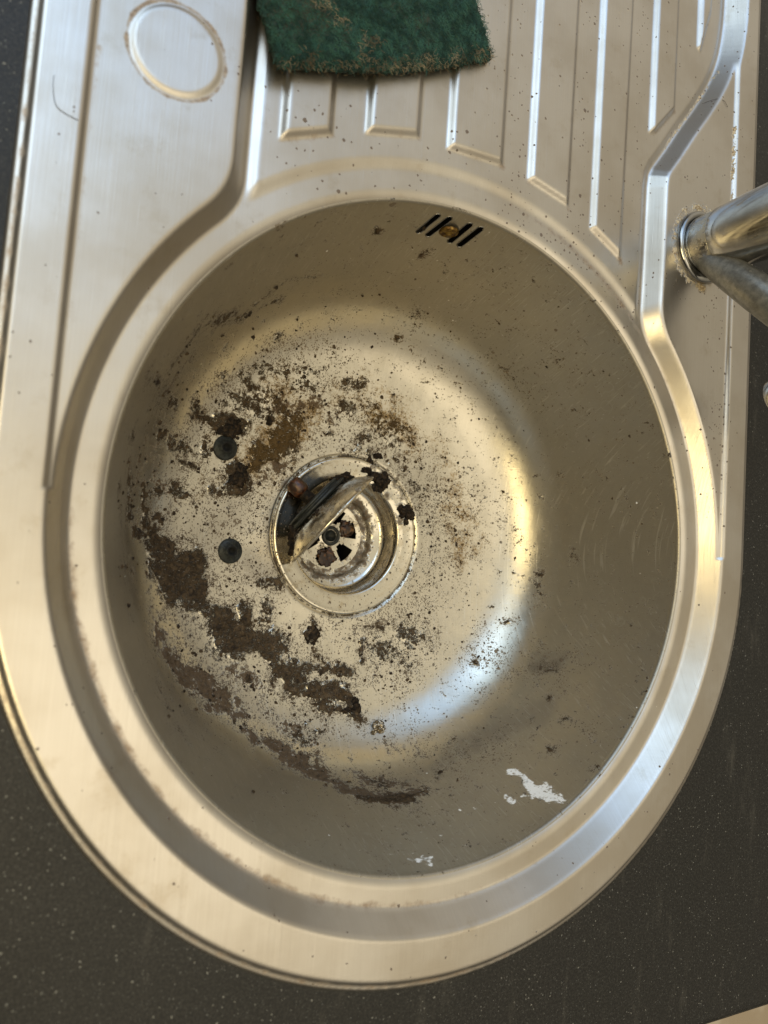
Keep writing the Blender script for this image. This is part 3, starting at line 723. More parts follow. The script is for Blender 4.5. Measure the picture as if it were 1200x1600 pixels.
('B', -0.006, -0.1658, -0.0791, 0.02, -0.1683, -0.0668, 0.0075, 0.85),
('D', -0.0077, -0.1667, -0.0757, 0.0233, -0.1687, -0.0643, 0.0047, 0.62),
('D', 0.0121, -0.1631, -0.0871, 0.0112, -0.1663, -0.0764, 0.0053, 0.5),
('D', 0.0226, -0.1678, -0.0673, 0.0568, -0.1557, -0.0797, 0.0013, 0.75),
('D', 0.0568, -0.1557, -0.0797, 0.0881, -0.1375, -0.0882, 0.0014, 0.55),
('H', 0.021, -0.1652, -0.0771, 0.0681, -0.1479, -0.0896, 0.0097, 0.55),
('H', 0.0866, -0.1392, -0.086, 0.1324, -0.1089, -0.0603, 0.016, 0.7),
('H', 0.0837, -0.1425, -0.0815, 0.1087, -0.1223, -0.087, 0.0112, 0.5),
('H', 0.1402, -0.0854, -0.0852, 0.147, -0.0813, -0.0722, 0.0098, 0.9),
('H', 0.0858, -0.1092, -0.1205, 0.1074, -0.1156, -0.1012, 0.0118, 0.2),
('D', 0.1445, -0.084, -0.0748, 0.1394, -0.0864, -0.0857, 0.0044, 0.3),
('S', 0.139, -0.0838, -0.0912, 0.1463, -0.0871, -0.0642, 0.0124, 0.7),
('S', 0.1187, -0.0708, -0.1209, 0.1055, -0.0993, -0.1164, 0.0111, 0.85),
('S', 0.1256, -0.0795, -0.113, 0.1271, -0.0966, -0.0979, 0.009, 0.6),
('S', 0.1343, -0.1175, -0.036, 0.1373, -0.1194, -0.0239, 0.0046, 0.8),
('S', 0.0837, -0.1451, -0.0738, 0.098, -0.1366, -0.0717, 0.0121, 0.7),
('S', 0.055, -0.1391, -0.1121, 0.0618, -0.1538, -0.0796, 0.0142, 0.45),
('S', 0.1535, -0.0041, -0.1075, 0.1533, -0.0386, -0.1007, 0.0041, 0.6),
('S', -0.1455, -0.0903, -0.0609, -0.0979, -0.1203, -0.1054, 0.011, 0.6),
('S', -0.1428, -0.1063, -0.0377, -0.106, -0.1289, -0.0758, 0.0088, 0.3),
('B', -0.1419, -0.0968, -0.0589, -0.1349, -0.1117, -0.0475, 0.0034, 0.35),
('D', 0.1541, -0.015, -0.1058, 0.1547, -0.0154, -0.1049, 0.002, 1.0),
('D', 0.1371, -0.054, -0.1142, 0.1375, -0.0539, -0.1139, 0.0015, 1.0),
('D', 0.1088, -0.0855, -0.1208, 0.1092, -0.0859, -0.1204, 0.0015, 1.0),
('D', 0.1349, -0.1048, -0.0622, 0.1349, -0.1052, -0.0615, 0.0014, 0.95),
('D', 0.1313, -0.1176, -0.0434, 0.1316, -0.1175, -0.0431, 0.0014, 0.95),
('D', 0.1161, -0.135, -0.0377, 0.1167, -0.1348, -0.0366, 0.0018, 0.9),
('D', 0.1262, -0.1386, -0.0054, 0.126, -0.139, -0.0041, 0.0013, 0.9),
('D', 0.0732, -0.1426, -0.0963, 0.0745, -0.1419, -0.0966, 0.0014, 0.8),
('D', 0.0355, -0.1453, -0.112, 0.0361, -0.146, -0.1111, 0.0019, 0.9),
('D', 0.0506, -0.149, -0.1019, 0.0506, -0.1497, -0.1009, 0.0014, 0.9),
('D', 0.1532, -0.024, -0.1055, 0.1535, -0.0313, -0.1031, 0.0025, 0.5),
('D', 0.1656, -0.0014, -0.0799, 0.1659, -0.0028, -0.0794, 0.0015, 0.8),
('D', 0.1497, 0.0457, -0.1032, 0.1506, 0.0457, -0.102, 0.0015, 0.7),
('D', 0.1526, 0.0584, -0.0876, 0.1528, 0.0584, -0.0871, 0.0013, 0.8),
('D', -0.005, 0.1749, -0.0479, -0.0053, 0.1759, -0.0446, 0.0017, 0.9),
('D', -0.0463, 0.1734, -0.0323, -0.0449, 0.1749, -0.0287, 0.0012, 0.95),
('D', -0.1384, 0.1247, -0.0091, -0.1375, 0.1253, -0.0101, 0.001, 0.9),
('D', -0.1143, 0.1494, -0.0028, -0.1143, 0.1494, -0.0028, 0.0009, 0.9),
('D', -0.006, 0.1905, 0.0, -0.0051, 0.1904, 0.0, 0.0012, 0.8),
('D', 0.0235, 0.1556, -0.1019, 0.0234, 0.1587, -0.0961, 0.0033, 0.5),
('D', 0.0206, 0.1562, -0.1016, 0.0262, 0.1525, -0.106, 0.0023, 0.5),
('D', 0.0196, 0.1444, -0.1156, 0.0198, 0.1441, -0.1159, 0.0012, 1.0),
('W', 0.0909, -0.1485, -0.0509, 0.0903, -0.1539, -0.0364, 0.0027, 1.0),
('W', 0.09, -0.1535, -0.0381, 0.0918, -0.1567, -0.0254, 0.0027, 1.05),
('W', 0.091, -0.1568, -0.0262, 0.097, -0.1546, -0.0223, 0.004, 1.0),
('W', 0.0921, -0.157, -0.0238, 0.0984, -0.1569, -0.0129, 0.0055, 1.1),
('W', 0.0837, -0.1605, -0.0272, 0.0865, -0.1608, -0.0218, 0.0022, 0.95),
('W', 0.0716, -0.1619, -0.0411, 0.0774, -0.163, -0.0293, 0.0015, 1.05),
('W', -0.0037, -0.1838, -0.0173, 0.0023, -0.1852, -0.013, 0.0018, 0.9),
('W', 0.0, -0.1852, -0.0128, 0.0094, -0.1863, -0.008, 0.0018, 0.9),
('W', -0.0079, -0.1826, -0.0212, -0.0025, -0.1833, -0.0194, 0.0014, 0.8),
('W', 0.0238, -0.1787, -0.0295, 0.0236, -0.1793, -0.0278, 0.0014, 1.0),
('W', 0.0478, -0.1696, -0.0439, 0.0476, -0.17, -0.0428, 0.0012, 0.9),
('W', 0.0552, -0.169, -0.0385, 0.0552, -0.1692, -0.0377, 0.0012, 0.9),
('W', 0.1113, -0.1473, -0.0149, 0.1113, -0.1475, -0.0144, 0.001, 0.9),
('W', 0.0321, -0.1837, -0.0085, 0.0346, -0.1841, -0.0057, 0.0019, 0.45),
('H', 0.1388, 0.1026, -0.0562, 0.1671, 0.0744, -0.0206, 0.029, 0.3),
('H', 0.1585, 0.0408, -0.0871, 0.1801, 0.0126, -0.0292, 0.0302, 0.25),
('H', 0.0335, -0.1756, -0.0348, 0.0841, -0.1734, 0.0, 0.0169, 0.25),
('B', -0.1552, 0.0413, -0.0956, -0.156, 0.0228, -0.1014, 0.0039, 0.5),
('B', -0.1696, 0.0247, -0.0603, -0.1601, 0.0143, -0.0955, 0.0036, 0.55),
('D', -0.1197, 0.0498, -0.1249, -0.1055, 0.0439, -0.1287, 0.0038, 0.5),
('D', -0.097, 0.083, -0.1257, -0.0676, 0.0757, -0.1308, 0.0078, 0.5),
('B', -0.0787, 0.0866, -0.1282, -0.0492, 0.0833, -0.1315, 0.0097, 0.6),
('B', -0.0587, 0.0397, -0.1339, -0.0808, 0.026, -0.1328, 0.0062, 0.55),
('D', -0.0998, -0.0758, -0.1264, -0.0904, -0.0878, -0.1262, 0.006, 0.45),
('B', -0.0857, -0.0919, -0.1263, -0.0625, -0.1045, -0.1272, 0.006, 0.5),
('B', -0.1367, -0.0597, -0.1124, -0.1226, -0.0753, -0.1171, 0.0049, 0.5),
('D', -0.0418, -0.0881, -0.1314, -0.0296, -0.0945, -0.1312, 0.0045, 0.6),
('B', 0.0021, -0.1606, -0.0957, 0.0327, -0.1647, -0.0723, 0.0071, 0.6),
('B', -0.0537, -0.1246, -0.1223, -0.027, -0.1412, -0.1171, 0.0062, 0.45),
('D', 0.0304, -0.0785, -0.1329, 0.0567, -0.0871, -0.1304, 0.0066, 0.45),
('G', 0.0839, 0.0252, -0.1325, 0.0978, -0.0133, -0.1313, 0.0109, 0.45),
('G', -0.0023, 0.1095, -0.1296, 0.0436, 0.0888, -0.1313, 0.0141, 0.4),
('B', -0.1335, 0.0937, -0.0887, -0.147, 0.0717, -0.0871, 0.0056, 0.5),
('B', -0.0407, 0.0936, -0.1308, -0.0191, 0.0838, -0.1328, 0.0073, 0.45),
('B', -0.1439, 0.0254, -0.1152, -0.1237, 0.0083, -0.1267, 0.0049, 0.45),
('H', 0.0813, -0.0145, -0.133, 0.0779, -0.0726, -0.1301, 0.0221, 0.13),
('H', -0.0056, 0.1269, -0.1258, 0.0301, 0.1057, -0.1295, 0.0234, 0.1),
('H', -0.1568, -0.1161, 0.0, -0.1275, -0.1414, 0.0, 0.0128, 0.35),
('H', -0.175, -0.0362, -0.0352, -0.1608, -0.099, -0.0017, 0.0061, 0.3),
]
def prof():
    P = []; r, z = .0553, ZB-.0012
    def add(r, z): P.append((r, z-.0014*math.exp(-((r-.0572)/.0013)**2)))
    n_ = 110
    for k in range(n_+1):                       # gently dished floor, 0 to 12 degrees
        t = k/n_; r = .0553+(.122-.0553)*t; add(r, ZB-.0012+(.122-.0553)*math.tan(math.radians(12))*t*t/2)
    z0 = P[-1][1]; a0, a1 = math.radians(12), math.radians(74); rb = .0545
    for k in range(1, 91):                      # tight bend
        a = a0+(a1-a0)*k/90; P.append((.122+rb*(math.sin(a)-math.sin(a0)), z0+rb*(math.cos(a0)-math.cos(a))))
    rw, zw = P[-1]; rt_, zt = .1876, -.0045
    for k in range(1, 151): P.append((rw+(rt_-rw)*k/150, zw+(zt-zw)*k/150))
    for k in range(1, 9):
        a = math.pi/2*k/8; P.append((.1876+.0022*(1-math.cos(a)), -.0045+.0031*math.sin(a)))
    return P
def density(V):
    D = {k: np.zeros(len(V)) for k in 'DBSGWHF'}
    V0 = V; W1 = np.array([mnoise.noise_vector(Vector(v)*55)[:] for v in V]); W2 = np.array([mnoise.noise_vector(Vector(v)*170)[:] for v in V])
    V = V+.0055*W1+.0030*W2
    for (k, ax, ay, az, bx, by, bz, r, s) in STROKES:
        A = np.array((ax, ay, az)); Bv = np.array((bx, by, bz)); e = Bv-A; L2 = (e*e).sum()+1e-12
        lo = np.minimum(A, Bv)-r*4; hi = np.maximum(A, Bv)+r*4
        m = np.where(((V > lo) & (V < hi)).all(1))[0]
        if len(m) == 0: continue
        w = V[m]-A; t = np.clip((w@e)/L2, 0, 1); d = np.linalg.norm(w-t[:, None]*e, axis=1)
        q = s*np.exp(-(d/r)**(4 if k in 'DBW' else 2)*.8)
        if k in 'DB': D['F'][m] = np.maximum(D['F'][m], s*np.exp(-(d/(r*1.45+.0028))**2))
        if k == 'S': D[k][m] += q
        else: D[k][m] = np.maximum(D[k][m], q)+.15*np.minimum(D[k][m], q)
        D['S'] = D['S']+.45*np.clip(D['D'], 0, 1)+.25*np.clip(D['B'], 0, 1)
    rr = np.hypot(V0[:, 0], V0[:, 1]); D['H'] = np.maximum(D['H'], .44*sm((rr-.152)/.018)); D['G'] = np.maximum(D['G'], .46*np.clip(D['F'], 0, 1))  # wall haze paints the shade inside the bowl into the steel colour
    return D
SLOTW = .0022
SLOTS = [((-0.0208,0.1806,-0.0246), (-0.0177,0.1852,-0.0102)), ((-0.0134,0.1810,-0.0256), (-0.0097,0.1858,-0.0099)), ((0.0026,0.1815,-0.0258), (0.0049,0.1860,-0.0098)), ((0.0100,0.1811,-0.0260), (0.0128,0.1857,-0.0095))]
def basin():
    P = prof(); n = 1900; m = len(P)
    a = np.arange(n)*2*np.pi/n
    R = np.array([p[0] for p in P])[:, None]; Zp = np.array([p[1] for p in P])[:, None]
    X = (R*np.cos(a)).ravel(); Y = (R*np.sin(a)).ravel(); Z = (Zp+0*a).ravel()
    # gentle handmade unevenness so that reflections are not perfect circles
    V = np.stack([X, Y, Z], 1)
    idx = np.arange(m*n).reshape(m, n); nxt = np.roll(idx, -1, 1)
    F = np.stack([idx[:-1], nxt[:-1], nxt[1:], idx[1:]], -1).reshape(-1, 4)
    # overflow slots cut out of the wall
    kill = np.zeros(len(V), bool)
    near = np.where((Y > .17) & (Z > -.07) & (Z < -.004))[0]
    for A, Bp in SLOTS:
        ua, ub = math.atan2(A[1], A[0])*.187, math.atan2(Bp[1], Bp[0])*.187
        um = (ua+ub)/2; A2 = np.array((um, A[2])); B2 = np.array((um, Bp[2])); e = B2-A2
        e = np.array((ub-ua, Bp[2]-A[2])); A2 = np.array((ua, A[2]))
        U = np.stack([np.arctan2(V[near, 1], V[near, 0])*.187, V[near, 2]], 1); w = U-A2
        t = np.clip(w@e/(e@e), 0, 1); q = w-t[:, None]*e; d = np.linalg.norm(q, axis=1)
        ins = d < SLOTW; kill[near[ins]] = True
        sn = np.where(ins & (d > SLOTW-.00075))[0]
        dirn = q[sn]/np.maximum(d[sn], 1e-9)[:, None]; U2 = U[sn]-q[sn]+dirn*SLOTW
        g = near[sn]; rr = np.hypot(V[g, 0], V[g, 1]); an = U2[:, 0]/.187; rr = rr+.30*(U2[:, 1]-V[g, 2])
        V[g, 0] = rr*np.cos(an); V[g, 1] = rr*np.sin(an); V[g, 2] = U2[:, 1]
    F = F[~kill[F].all(1)]
    D = density(V)
    # the caked dirt stands a little proud of the steel
    lift = sm((D['D']-.42)/.45)+.35*sm((D['B']-.45)/.4)
    q_ = np.where(lift > .02)[0]; hn = np.array([.5+.9*mnoise.noise(Vector(V[k])*260)+.7*mnoise.noise(Vector(V[k])*620) for k in q_])
    rad_ = np.hypot(V[q_, 0], V[q_, 1]); wl = sm((rad_-.12)/.05); hh = lift[q_]*(.0004+.0011*np.clip(hn, 0, 1.5))
    V[q_, 2] += hh*(1-.7*wl); V[q_, 0] -= V[q_, 0]/rad_*hh*.8*wl; V[q_, 1] -= V[q_, 1]/rad_*hh*.8*wl
    # thin dirty rim around the drain flange, deepened to paint in the groove's shadow
    r = np.hypot(V[:, 0], V[:, 1]); D['D'] = np.maximum(D['D'], .62*np.exp(-((r-.0572)/.0011)**2))
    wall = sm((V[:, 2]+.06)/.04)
    D['H'] = np.clip(D['H']+.06*wall, 0, 1)  # a little more painted shade on the upper wall
    ob = mesh_obj('basin', V, F, M_basin, sink, True, {'dense': D['D'], 'brown': D['B'], 'speck': np.clip(D['S'], 0, 1.3), 'gold': D['G'], 'lime': D['W'], 'haze_and_shade': D['H'], 'fringe': D['F']})
    me = ob.data; me.update()
    if me.polygons[100].normal.z < 0: me.flip_normals()
    # overflow box behind the wall
    x0, x1, z0, z1 = -.018, .026, -.048, -.010
    rz = lambda z: np.interp(z, [p[1] for p in P[100:]], [p[0] for p in P[100:]])
    bx = [(x, (math.sqrt(rz(z)**2-x*x)+.0026) if f_ == 0 else .210, z) for f_ in (0, 1) for x, z in ((x0, z0), (x1, z0), (x1, z1), (x0, z1))]
    mesh_obj('overflow_chamber', bx, [(4, 5, 6, 7), (0, 1, 5, 4), (1, 2, 6, 5), (2, 3, 7, 6), (3, 0, 4, 7)], M_black, ob, False)
    for A, Bp in SLOTS:
        ua, ub = math.atan2(A[1], A[0])*.187, math.atan2(Bp[1], Bp[0])*.187
        e = Vector((ub-ua, Bp[2]-A[2], 0)); L_ = e.length; e.normalize(); q = Vector((-e.y, e.x, 0)); o2 = Vector((ua, A[2], 0)); pts_ = []
        for k in range(12): a = math.pi*k/11; pts_.append(o2+e*(L_+math.sin(a)*SLOTW)+q*(math.cos(a)*SLOTW))
        for k in range(12): a = math.pi*k/11; pts_.append(o2-e*(math.sin(a)*SLOTW)-q*(math.cos(a)*SLOTW))
        W3 = []
        for w_ in pts_+pts_[:2]:
            r_ = float(rz(w_.y)); W3.append((r_*math.cos(w_.x/.187), r_*math.sin(w_.x/.187), w_.y))
        v, f = tube(W3, .00030, 8, False); mesh_obj('slot_rim', v, f, M_chrome, ob, True, {'crust': np.zeros(len(v))})
    c = Vector((-0.0035,0.1834,-0.0190)); nrm = Vector((-c.x, -c.y, 0)).normalized()
    fr = Matrix.Translation(c+nrm*-.0002)@nrm.to_track_quat('Z', 'Y').to_matrix().to_4x4()
    v, f = lathe([(.0062, 0), (.0062, .0006), (.0058, .0016), (.0045, .0024), (.0042, .0019), (.0022, .0021), (.0018, .0032), (.00001, .0034)], 40, fr)
    mesh_obj('overflow_screw', v, f, M_brass, ob)
    return ob
bas = basin()

def rock(c, r, seed, flat=.6, sub=2, amp=.45, sc=1.3):
    bm = bmesh.new(); bmesh.ops.create_icosphere(bm, subdivisions=sub, radius=1.0)
    V = []
    for v in bm.verts:
        d = v.co.normalized(); k = 1+amp*mnoise.noise(d*sc+Vector((seed*7.3, seed*1.7, 0)))+amp*.55*mnoise.noise(d*sc*3+Vector((0, seed*3.1, 0)))+amp*.3*mnoise.noise(d*sc*8+Vector((0, seed*2.1, 5)))
        V.append(Vector((d.x*r[0]*k, d.y*r[1]*k, d.z*r[2]*k))+Vector(c))
    F = [tuple(v.index for v in f.verts) for f in bm.faces]; bm.free()
    return V, F
# ------------------------------------------------------------------ drain
dr = [(.0568, -.1352), (.0563, -.1340), (.0555, -.1334), (.0545, -.1333), (.0536, -.1336), (.0520, -.1338), (.0470, -.1343), (.0432, -.1345), (.0422, -.1349), (.0415, -.1362), (.0411, -.140), (.0409, -.149),
      (.0403, -.1525), (.0390, -.1545), (.0365, -.1555), (.0325, -.1560), (.0312, -.1566), (.0305, -.1580), (.0302, -.1605), (.0298, -.1618), (.0285, -.1622), (.0250, -.1622)]
v, f = lathe(dr, 256); vv = np.array(v); rr_ = np.hypot(vv[:, 0], vv[:, 1]); an = np.degrees(np.arctan2(vv[:, 1], vv[:, 0]))
gr = .34*((an > 15) & (an < 75) & (rr_ > .042))+.30*(rr_ < .033)+.18*(rr_ < .0412)+.13
drain = mesh_obj('drain_flange', v, f, M_drain, sink, True, {'grime': gr})
# strainer plate with sector holes
V = []; F = []; nr, na = 26, 180
for i in range(nr+1):
    r = .0045+(.0252-.0045)*i/nr
    for k in range(na):
        a = 2*math.pi*k/na; V.append((r*math.cos(a), r*math.sin(a), -.1622-.0006*math.sin(math.pi*min(1, max(0, (r-.005)/.02)))))
for i in range(nr):
    r = .0045+(.0252-.0045)*(i+.5)/nr
    for k in range(na):
        a = (360*(k+.5)/na+14) % 60
        half = 19 if r > .012 else 13
        if .0095 < r < .0212 and abs(a-30) < half: continue
        F.append((i*na+k, i*na+(k+1) % na, (i+1)*na+(k+1) % na, (i+1)*na+k))
mesh_obj('strainer_plate', V, F, M_drain, drain, True, {'grime': [.36]*len(V)})
v = []; f = []
for (a_, r_, s_) in ((-100, .0165, (.0066, .0060, .0009)), (25, .0140, (.0048, .0060, .0008)), (95, .016, (.003, .003, .0008))):
    c_ = (r_*math.cos(math.radians(a_)), r_*math.sin(math.radians(a_)), -.1620); v2, f2 = rock(c_, s_, a_*.13, sub=4, amp=.7); b_ = len(v); v += v2; f += [tuple(k+b_ for k in q) for q in f2]
mesh_obj('rusty_residue', [tuple(q) for q in v], f, M_rust, drain)
v, f = lathe([(.0270, -.1640), (.0270, -.215), (.00001, -.215)], 48); mesh_obj('waste_pipe', v, f, M_black, drain)
v, f = lathe([(.0075, -.1625), (.0072, -.1612), (.0058, -.1603), (.0050, -.1606), (.0046, -.164), (.00001, -.166)], 40); mesh_obj('strainer_screw', v, f, M_rubber, drain)

# ------------------------------------------------------------------ plug lying on edge in the drain
PC = Vector((-0.0204, 0.0085, -0.118)); AX = Vector((-0.7176, 0.6335, -0.2894))
plug = empty('drain_plug', PC); tag(plug, 'grimy metal basket plug tipped on its edge in the drain hole, knob pointing up left', 'sink plug')
fr = AX.to_track_quat('Z', 'Y').to_matrix().to_4x4()
def ppart(name, prof_, mat, parent=plug, n=96, attrs=None):
    v, f = lathe(prof_, n, fr); 
    return mesh_obj(name, v, f, mat, parent, True, {'grime': attrs(np.array(v))} if attrs else None)
gf = lambda v: .30+.40*np.clip(((v@np.array(AX))-.010)/.010, 0, 1)+.15*np.sin(v[:, 1]*400)
ppart('plug_dish', [(.00001, -.0016), (.030, -.0014), (.0395, -.0006), (.0405, -.0009), (.0411, -.0003), (.0411, .0004), (.0403, .0014), (.0380, .0042), (.0350, .0070), (.0310, .0100), (.0265, .0122), (.018, .0132), (.0060, .0134)], M_drain, attrs=gf)
ppart('rubber_seal', [(.017, .0125), (.0262, .0130), (.0275, .0138), (.0277, .0148), (.0262, .0156), (.0235, .0160), (.0240, .0170), (.0252, .0177), (.0240, .0188), (.0200, .0193), (.0060, .0196)], M_rubber)
st = ppart('stem', [(.0065, .0190), (.0050, .0200), (.0044, .0230), (.0044, .030)], M_grime, n=32)
ppart('knob', [(.0044, .0270), (.0056, .0282), (.0060, .0305), (.0060, .0355), (.0054, .0378), (.0032, .0390), (.00001, .0394)], M_knob, n=40)
v, f = rock(PC+AX*.012+Vector((-.016, -.024, .006)), (.006, .010, .004), 3.3, sub=4, amp=.8)
for c_, r_, sd in ((PC+AX*.012+Vector((.012, .020, .012)), (.008, .004, .003), 5.1), (PC+AX*.0135+Vector((-.008, -.008, .026)), (.006, .004, .003), 8.2)):
    v2, f2 = rock(c_, r_, sd, sub=4, amp=.8); b_ = len(v); v += v2; f += [tuple(k+b_ for k in q) for q in f2]
mesh_obj('caked_grime', [tuple(q-PC) for q in v], f, M_grime, plug)

# ------------------------------------------------------------------ rubber caps in the basin
def cap(name, c, label):
    o = empty(name, c); tag(o, label, 'rubber cap', 'black rubber caps on the basin floor')
    v, f = lathe([(.0083, -.0004), (.0083, .0010), (.0078, .0018), (.0068, .0020), (.0045, .0046), (.0034, .0056), (.0028, .0056), (.0024, .0050), (.0021, .0020), (.00001, .0018)], 48)
    mesh_obj('skirt', v[:48*6], [q for q in f if max(q) < 48*6], M_rubber, o)
    mesh_obj('hollow_tip', v[48*5:], [tuple(i-48*5 for i in q) for q in f if min(q) >= 48*5], M_black, o)
    return o
cap('rubber_cap', (-0.0864,-0.0178,-0.1325), 'clean round black rubber cap below the grimy one, left of the drain')
c2 = cap('rubber_cap', (-0.0966,0.0495,-0.1297), 'grime-ringed black rubber cap above the other, between two dark lumps'); c2.name = 'rubber_cap.001'

# ------------------------------------------------------------------ lumps and crumbs
def lumps(name, items, mat, label, cat):
    V = []; F = []
    for i, (c, r) in enumerate(items):
        v, f = rock(c, r, i*1.37+len(label)*.1, sub=5, amp=.62, sc=1.2); b = len(V); V += [tuple(q) for q in v]; F += [tuple(k+b for k in q) for q in f]
    base = Vector(items[0][0]); V = [(a-base.x, b_-base.y, c-base.z) for a, b_, c in V]
    o = mesh_obj(name, V, F, mat); o.location = base; tag(o, label, cat); return o
def up(p, h): return (p[0], p[1], p[2]+h)
lumps('dirt_clump', [(up((0.0473,0.0216,-0.1344), .001), (.0052, .0048, .0022)), (up((0.0509,0.0190,-0.1344), .0006), (.0042, .0026, .0014)), (up((0.0479,0.0149,-0.1344), .0006), (.0020, .0032, .001)), (up((0.0427,0.0235,-0.1344), .0006), (.003, .003, .0014))], M_grime, 'dark clump of grime sitting on the right edge of the drain flange', 'grime clump')
lumps('dirt_clump', [(up((0.0253,0.0422,-0.1344), .0012), (.0052, .0056, .0022)), (up((0.0187,0.0447,-0.1344), .0010), (.0060, .003, .0016)), (up((0.0220,0.0371,-0.1344), .0006), (.0045, .003, .0012)), (up((0.0142,0.0552,-0.1355), .0006), (.0022, .0052, .0014)), (up((0.0200,0.0601,-0.1341), .0005), (.0036, .002, .0012)), (up((0.0115,0.0486,-0.1344), .0006), (.004, .0018, .0012))], M_grime, 'straggling brown clump of grime above the drain, touching the plug tip', 'grime clump').name = 'dirt_clump.001'
lumps('food_flake', [(up((0.0126,-0.1211,-0.1272), .0006), (.0036, .0068, .0012)), (up((0.0060,-0.1227,-0.1269), .0006), (.0040, .0020, .001))], M_grime, 'dark pointed flake of old food at the lower right of the grime', 'food flake')
lumps('food_flake', [(up((-0.0218,-0.0714,-0.1336), .0004), (.0048, .0062, .0009))], M_grime, 'lone oval brown flake below the drain', 'food flake').name = 'food_flake.001'
lumps('shiny_scrap', [(up((0.0295,-0.1338,-0.1215), .0012), (.0042, .0040, .0020)), (up((0.0251,-0.1366,-0.1205), .0008), (.0022, .0014, .0010))], M_foil, 'small glinting wet scrap on the clean steel below the grime', 'scrap')
lumps('grime_lump', [(up((-0.0956,0.0636,-0.1286), .0004), (.0075, .0060, .0018))], M_grime, 'rounded dark lump just above the upper rubber cap', 'grime lump')
lumps('grime_lump', [(up((-0.0852,0.0332,-0.1321), .0004), (.0062, .0068, .0018))], M_grime, 'rounded dark lump just below the upper rubber cap', 'grime lump').name = 'grime_lump.001'
lumps('grime_lump', [(up((-0.0667,0.0728,-0.1313), .0002), (.0022, .0034, .0014))], M_grime, 'small black lump right of the upper rubber cap', 'grime lump').name = 'grime_lump.002'

PR = np.array(prof())
def basin_z(r): return np.interp(r, PR[:, 0], PR[:, 1])
def basin_slope(r):
    return math.atan2(float(np.interp(r+.0004, PR[:, 0], PR[:, 1])-np.interp(r-.0004, PR[:, 0], PR[:, 1])), .0008)
def crumbs():
    N0 = 90000; rr = np.sqrt(rng.random(N0))*.183; th = rng.random(N0)*2*np.pi
    x, y = rr*np.cos(th), rr*np.sin(th); z = basin_z(rr); V = np.stack([x, y, z], 1)
    D = density(V); w = np.clip(D['S'], 0, 1.2)*.05+np.clip(D['D'], 0, 1)*.13+np.clip(D['B'], 0, 1)*.015+.0012
    kp = (rng.random(N0) < w) & (rr > .0575)
    V = V[kp]; bm = bmesh.new(); bmesh.ops.create_icosphere(bm, subdivisions=1, radius=1.0)
    ic = np.array([v.co[:] for v in bm.verts]); fc = np.array([[v.index for v in f.verts] for f in bm.faces]); bm.free()
    VV = []; FF = []
    for i, c in enumerate(V):
        s = .00020+.00070*rng.random()**4.0*1.3
        k = 1+.6*(rng.random(len(ic))-.5); q = ic*k[:, None]*np.array([s*(.7+rng.random()), s*(.7+rng.random()), s*.6])
        a = rng.random()*6.28; q = q@np.array([[math.cos(a), math.sin(a), 0], [-math.sin(a), math.cos(a), 0], [0, 0, 1]])
        r = math.hypot(c[0], c[1]); sl = min(1.3, max(0, basin_slope(r)))
        nr_ = np.array([-c[0]/r*math.sin(sl), -c[1]/r*math.sin(sl), math.cos(sl)])
        VV.append(q+c+nr_*s*.25); FF.append(fc+len(ic)*i)
    bm = bmesh.new(); bmesh.ops.create_icosphere(bm, subdivisions=2, radius=1.0)
    ic2 = np.array([v.co[:] for v in bm.verts]); fc2 = np.array([[v.index for v in f.verts] for f in bm.faces]); bm.free()
    sel = np.where((D['D'][kp] > .8))[0]; sel = rng.permutation(sel)[:120]; nb = len(V)*len(ic)
    for i, k_ in enumerate(sel):
        c = V[k_]; s_ = .0007+.0013*rng.random()**2; of = rng.random(3)*9
        nz = np.array([mnoise.noise(Vector(d)*1.4+Vector(of)) for d in ic2]); q = ic2*(1+.8*nz)[:, None]*np.array([s_*(.7+.8*rng.random()), s_, s_*.30])
        a = rng.random()*6.28; q = q@np.array([[math.cos(a), math.sin(a), 0], [-math.sin(a), math.cos(a), 0], [0, 0, 1]])
        VV.append(q+c+np.array([0, 0, .0007])); FF.append(fc2+nb+len(ic2)*i)
    o = mesh_obj('loose_crumbs', np.concatenate(VV), np.concatenate(FF), M_crumb, None, False)
    tag(o, 'countless dark crumbs and grit scattered over the basin floor', 'crumbs', kind='stuff')
crumbs()

# ------------------------------------------------------------------ tap
TX, TY = .1850, .2135; Z0 = HP
tap = empty('mixer_tap', (TX, TY, Z0)); tag(tap, 'limescaled chrome mixer tap standing on the flat panel right of the drainer', 'tap')
def tpart(name, pr, mat, parent=tap, n=96, cr=None):
    v, f = lathe(pr, n); v = np.array(v)
    return mesh_obj(name, v, f, mat, parent, True, {'crust': cr(v) if cr else np.zeros(len(v))})
tpart('base_ring', [(.0250, -.0002), (.0252, .0012), (.0248, .0028), (.0236, .0040), (.0222, .0043), (.0208, .0040), (.0205, .0035)], M_chrome, cr=lambda v: .9*(v[:, 2] < .0012))
tpart('lower_body', [(.0203, .0015), (.0203, .0190), (.0200, .0196), (.0192, .0198)], M_chrome, cr=lambda v: .6*(v[:, 2] > .0185))
tpart('upper_body', [(.0192, .0194), (.0206, .0200), (.0211, .0206), (.0216, .030), (.0228, .055), (.0238, .085), (.0238, .100), (.0220, .112), (.016, .119), (.00001, .121)], M_chrome, cr=lambda v: .7*(v[:, 2] < .0204))
SP = [(0.1776,0.2059,0.0160), (0.1800,0.2005,0.0220), (0.1805,0.1908,0.0320), (0.1829,0.1782,0.0450), (0.1883,0.1640,0.0590), (0.1967,0.1484,0.0720), (0.2046,0.1329,0.0790), (0.2109,0.1191,0.0770), (0.2142,0.1108,0.0680), (0.2148,0.1071,0.0560)]
pts = catmull([Vector(p)-Vector((TX, TY, Z0)) for p in SP], 8)
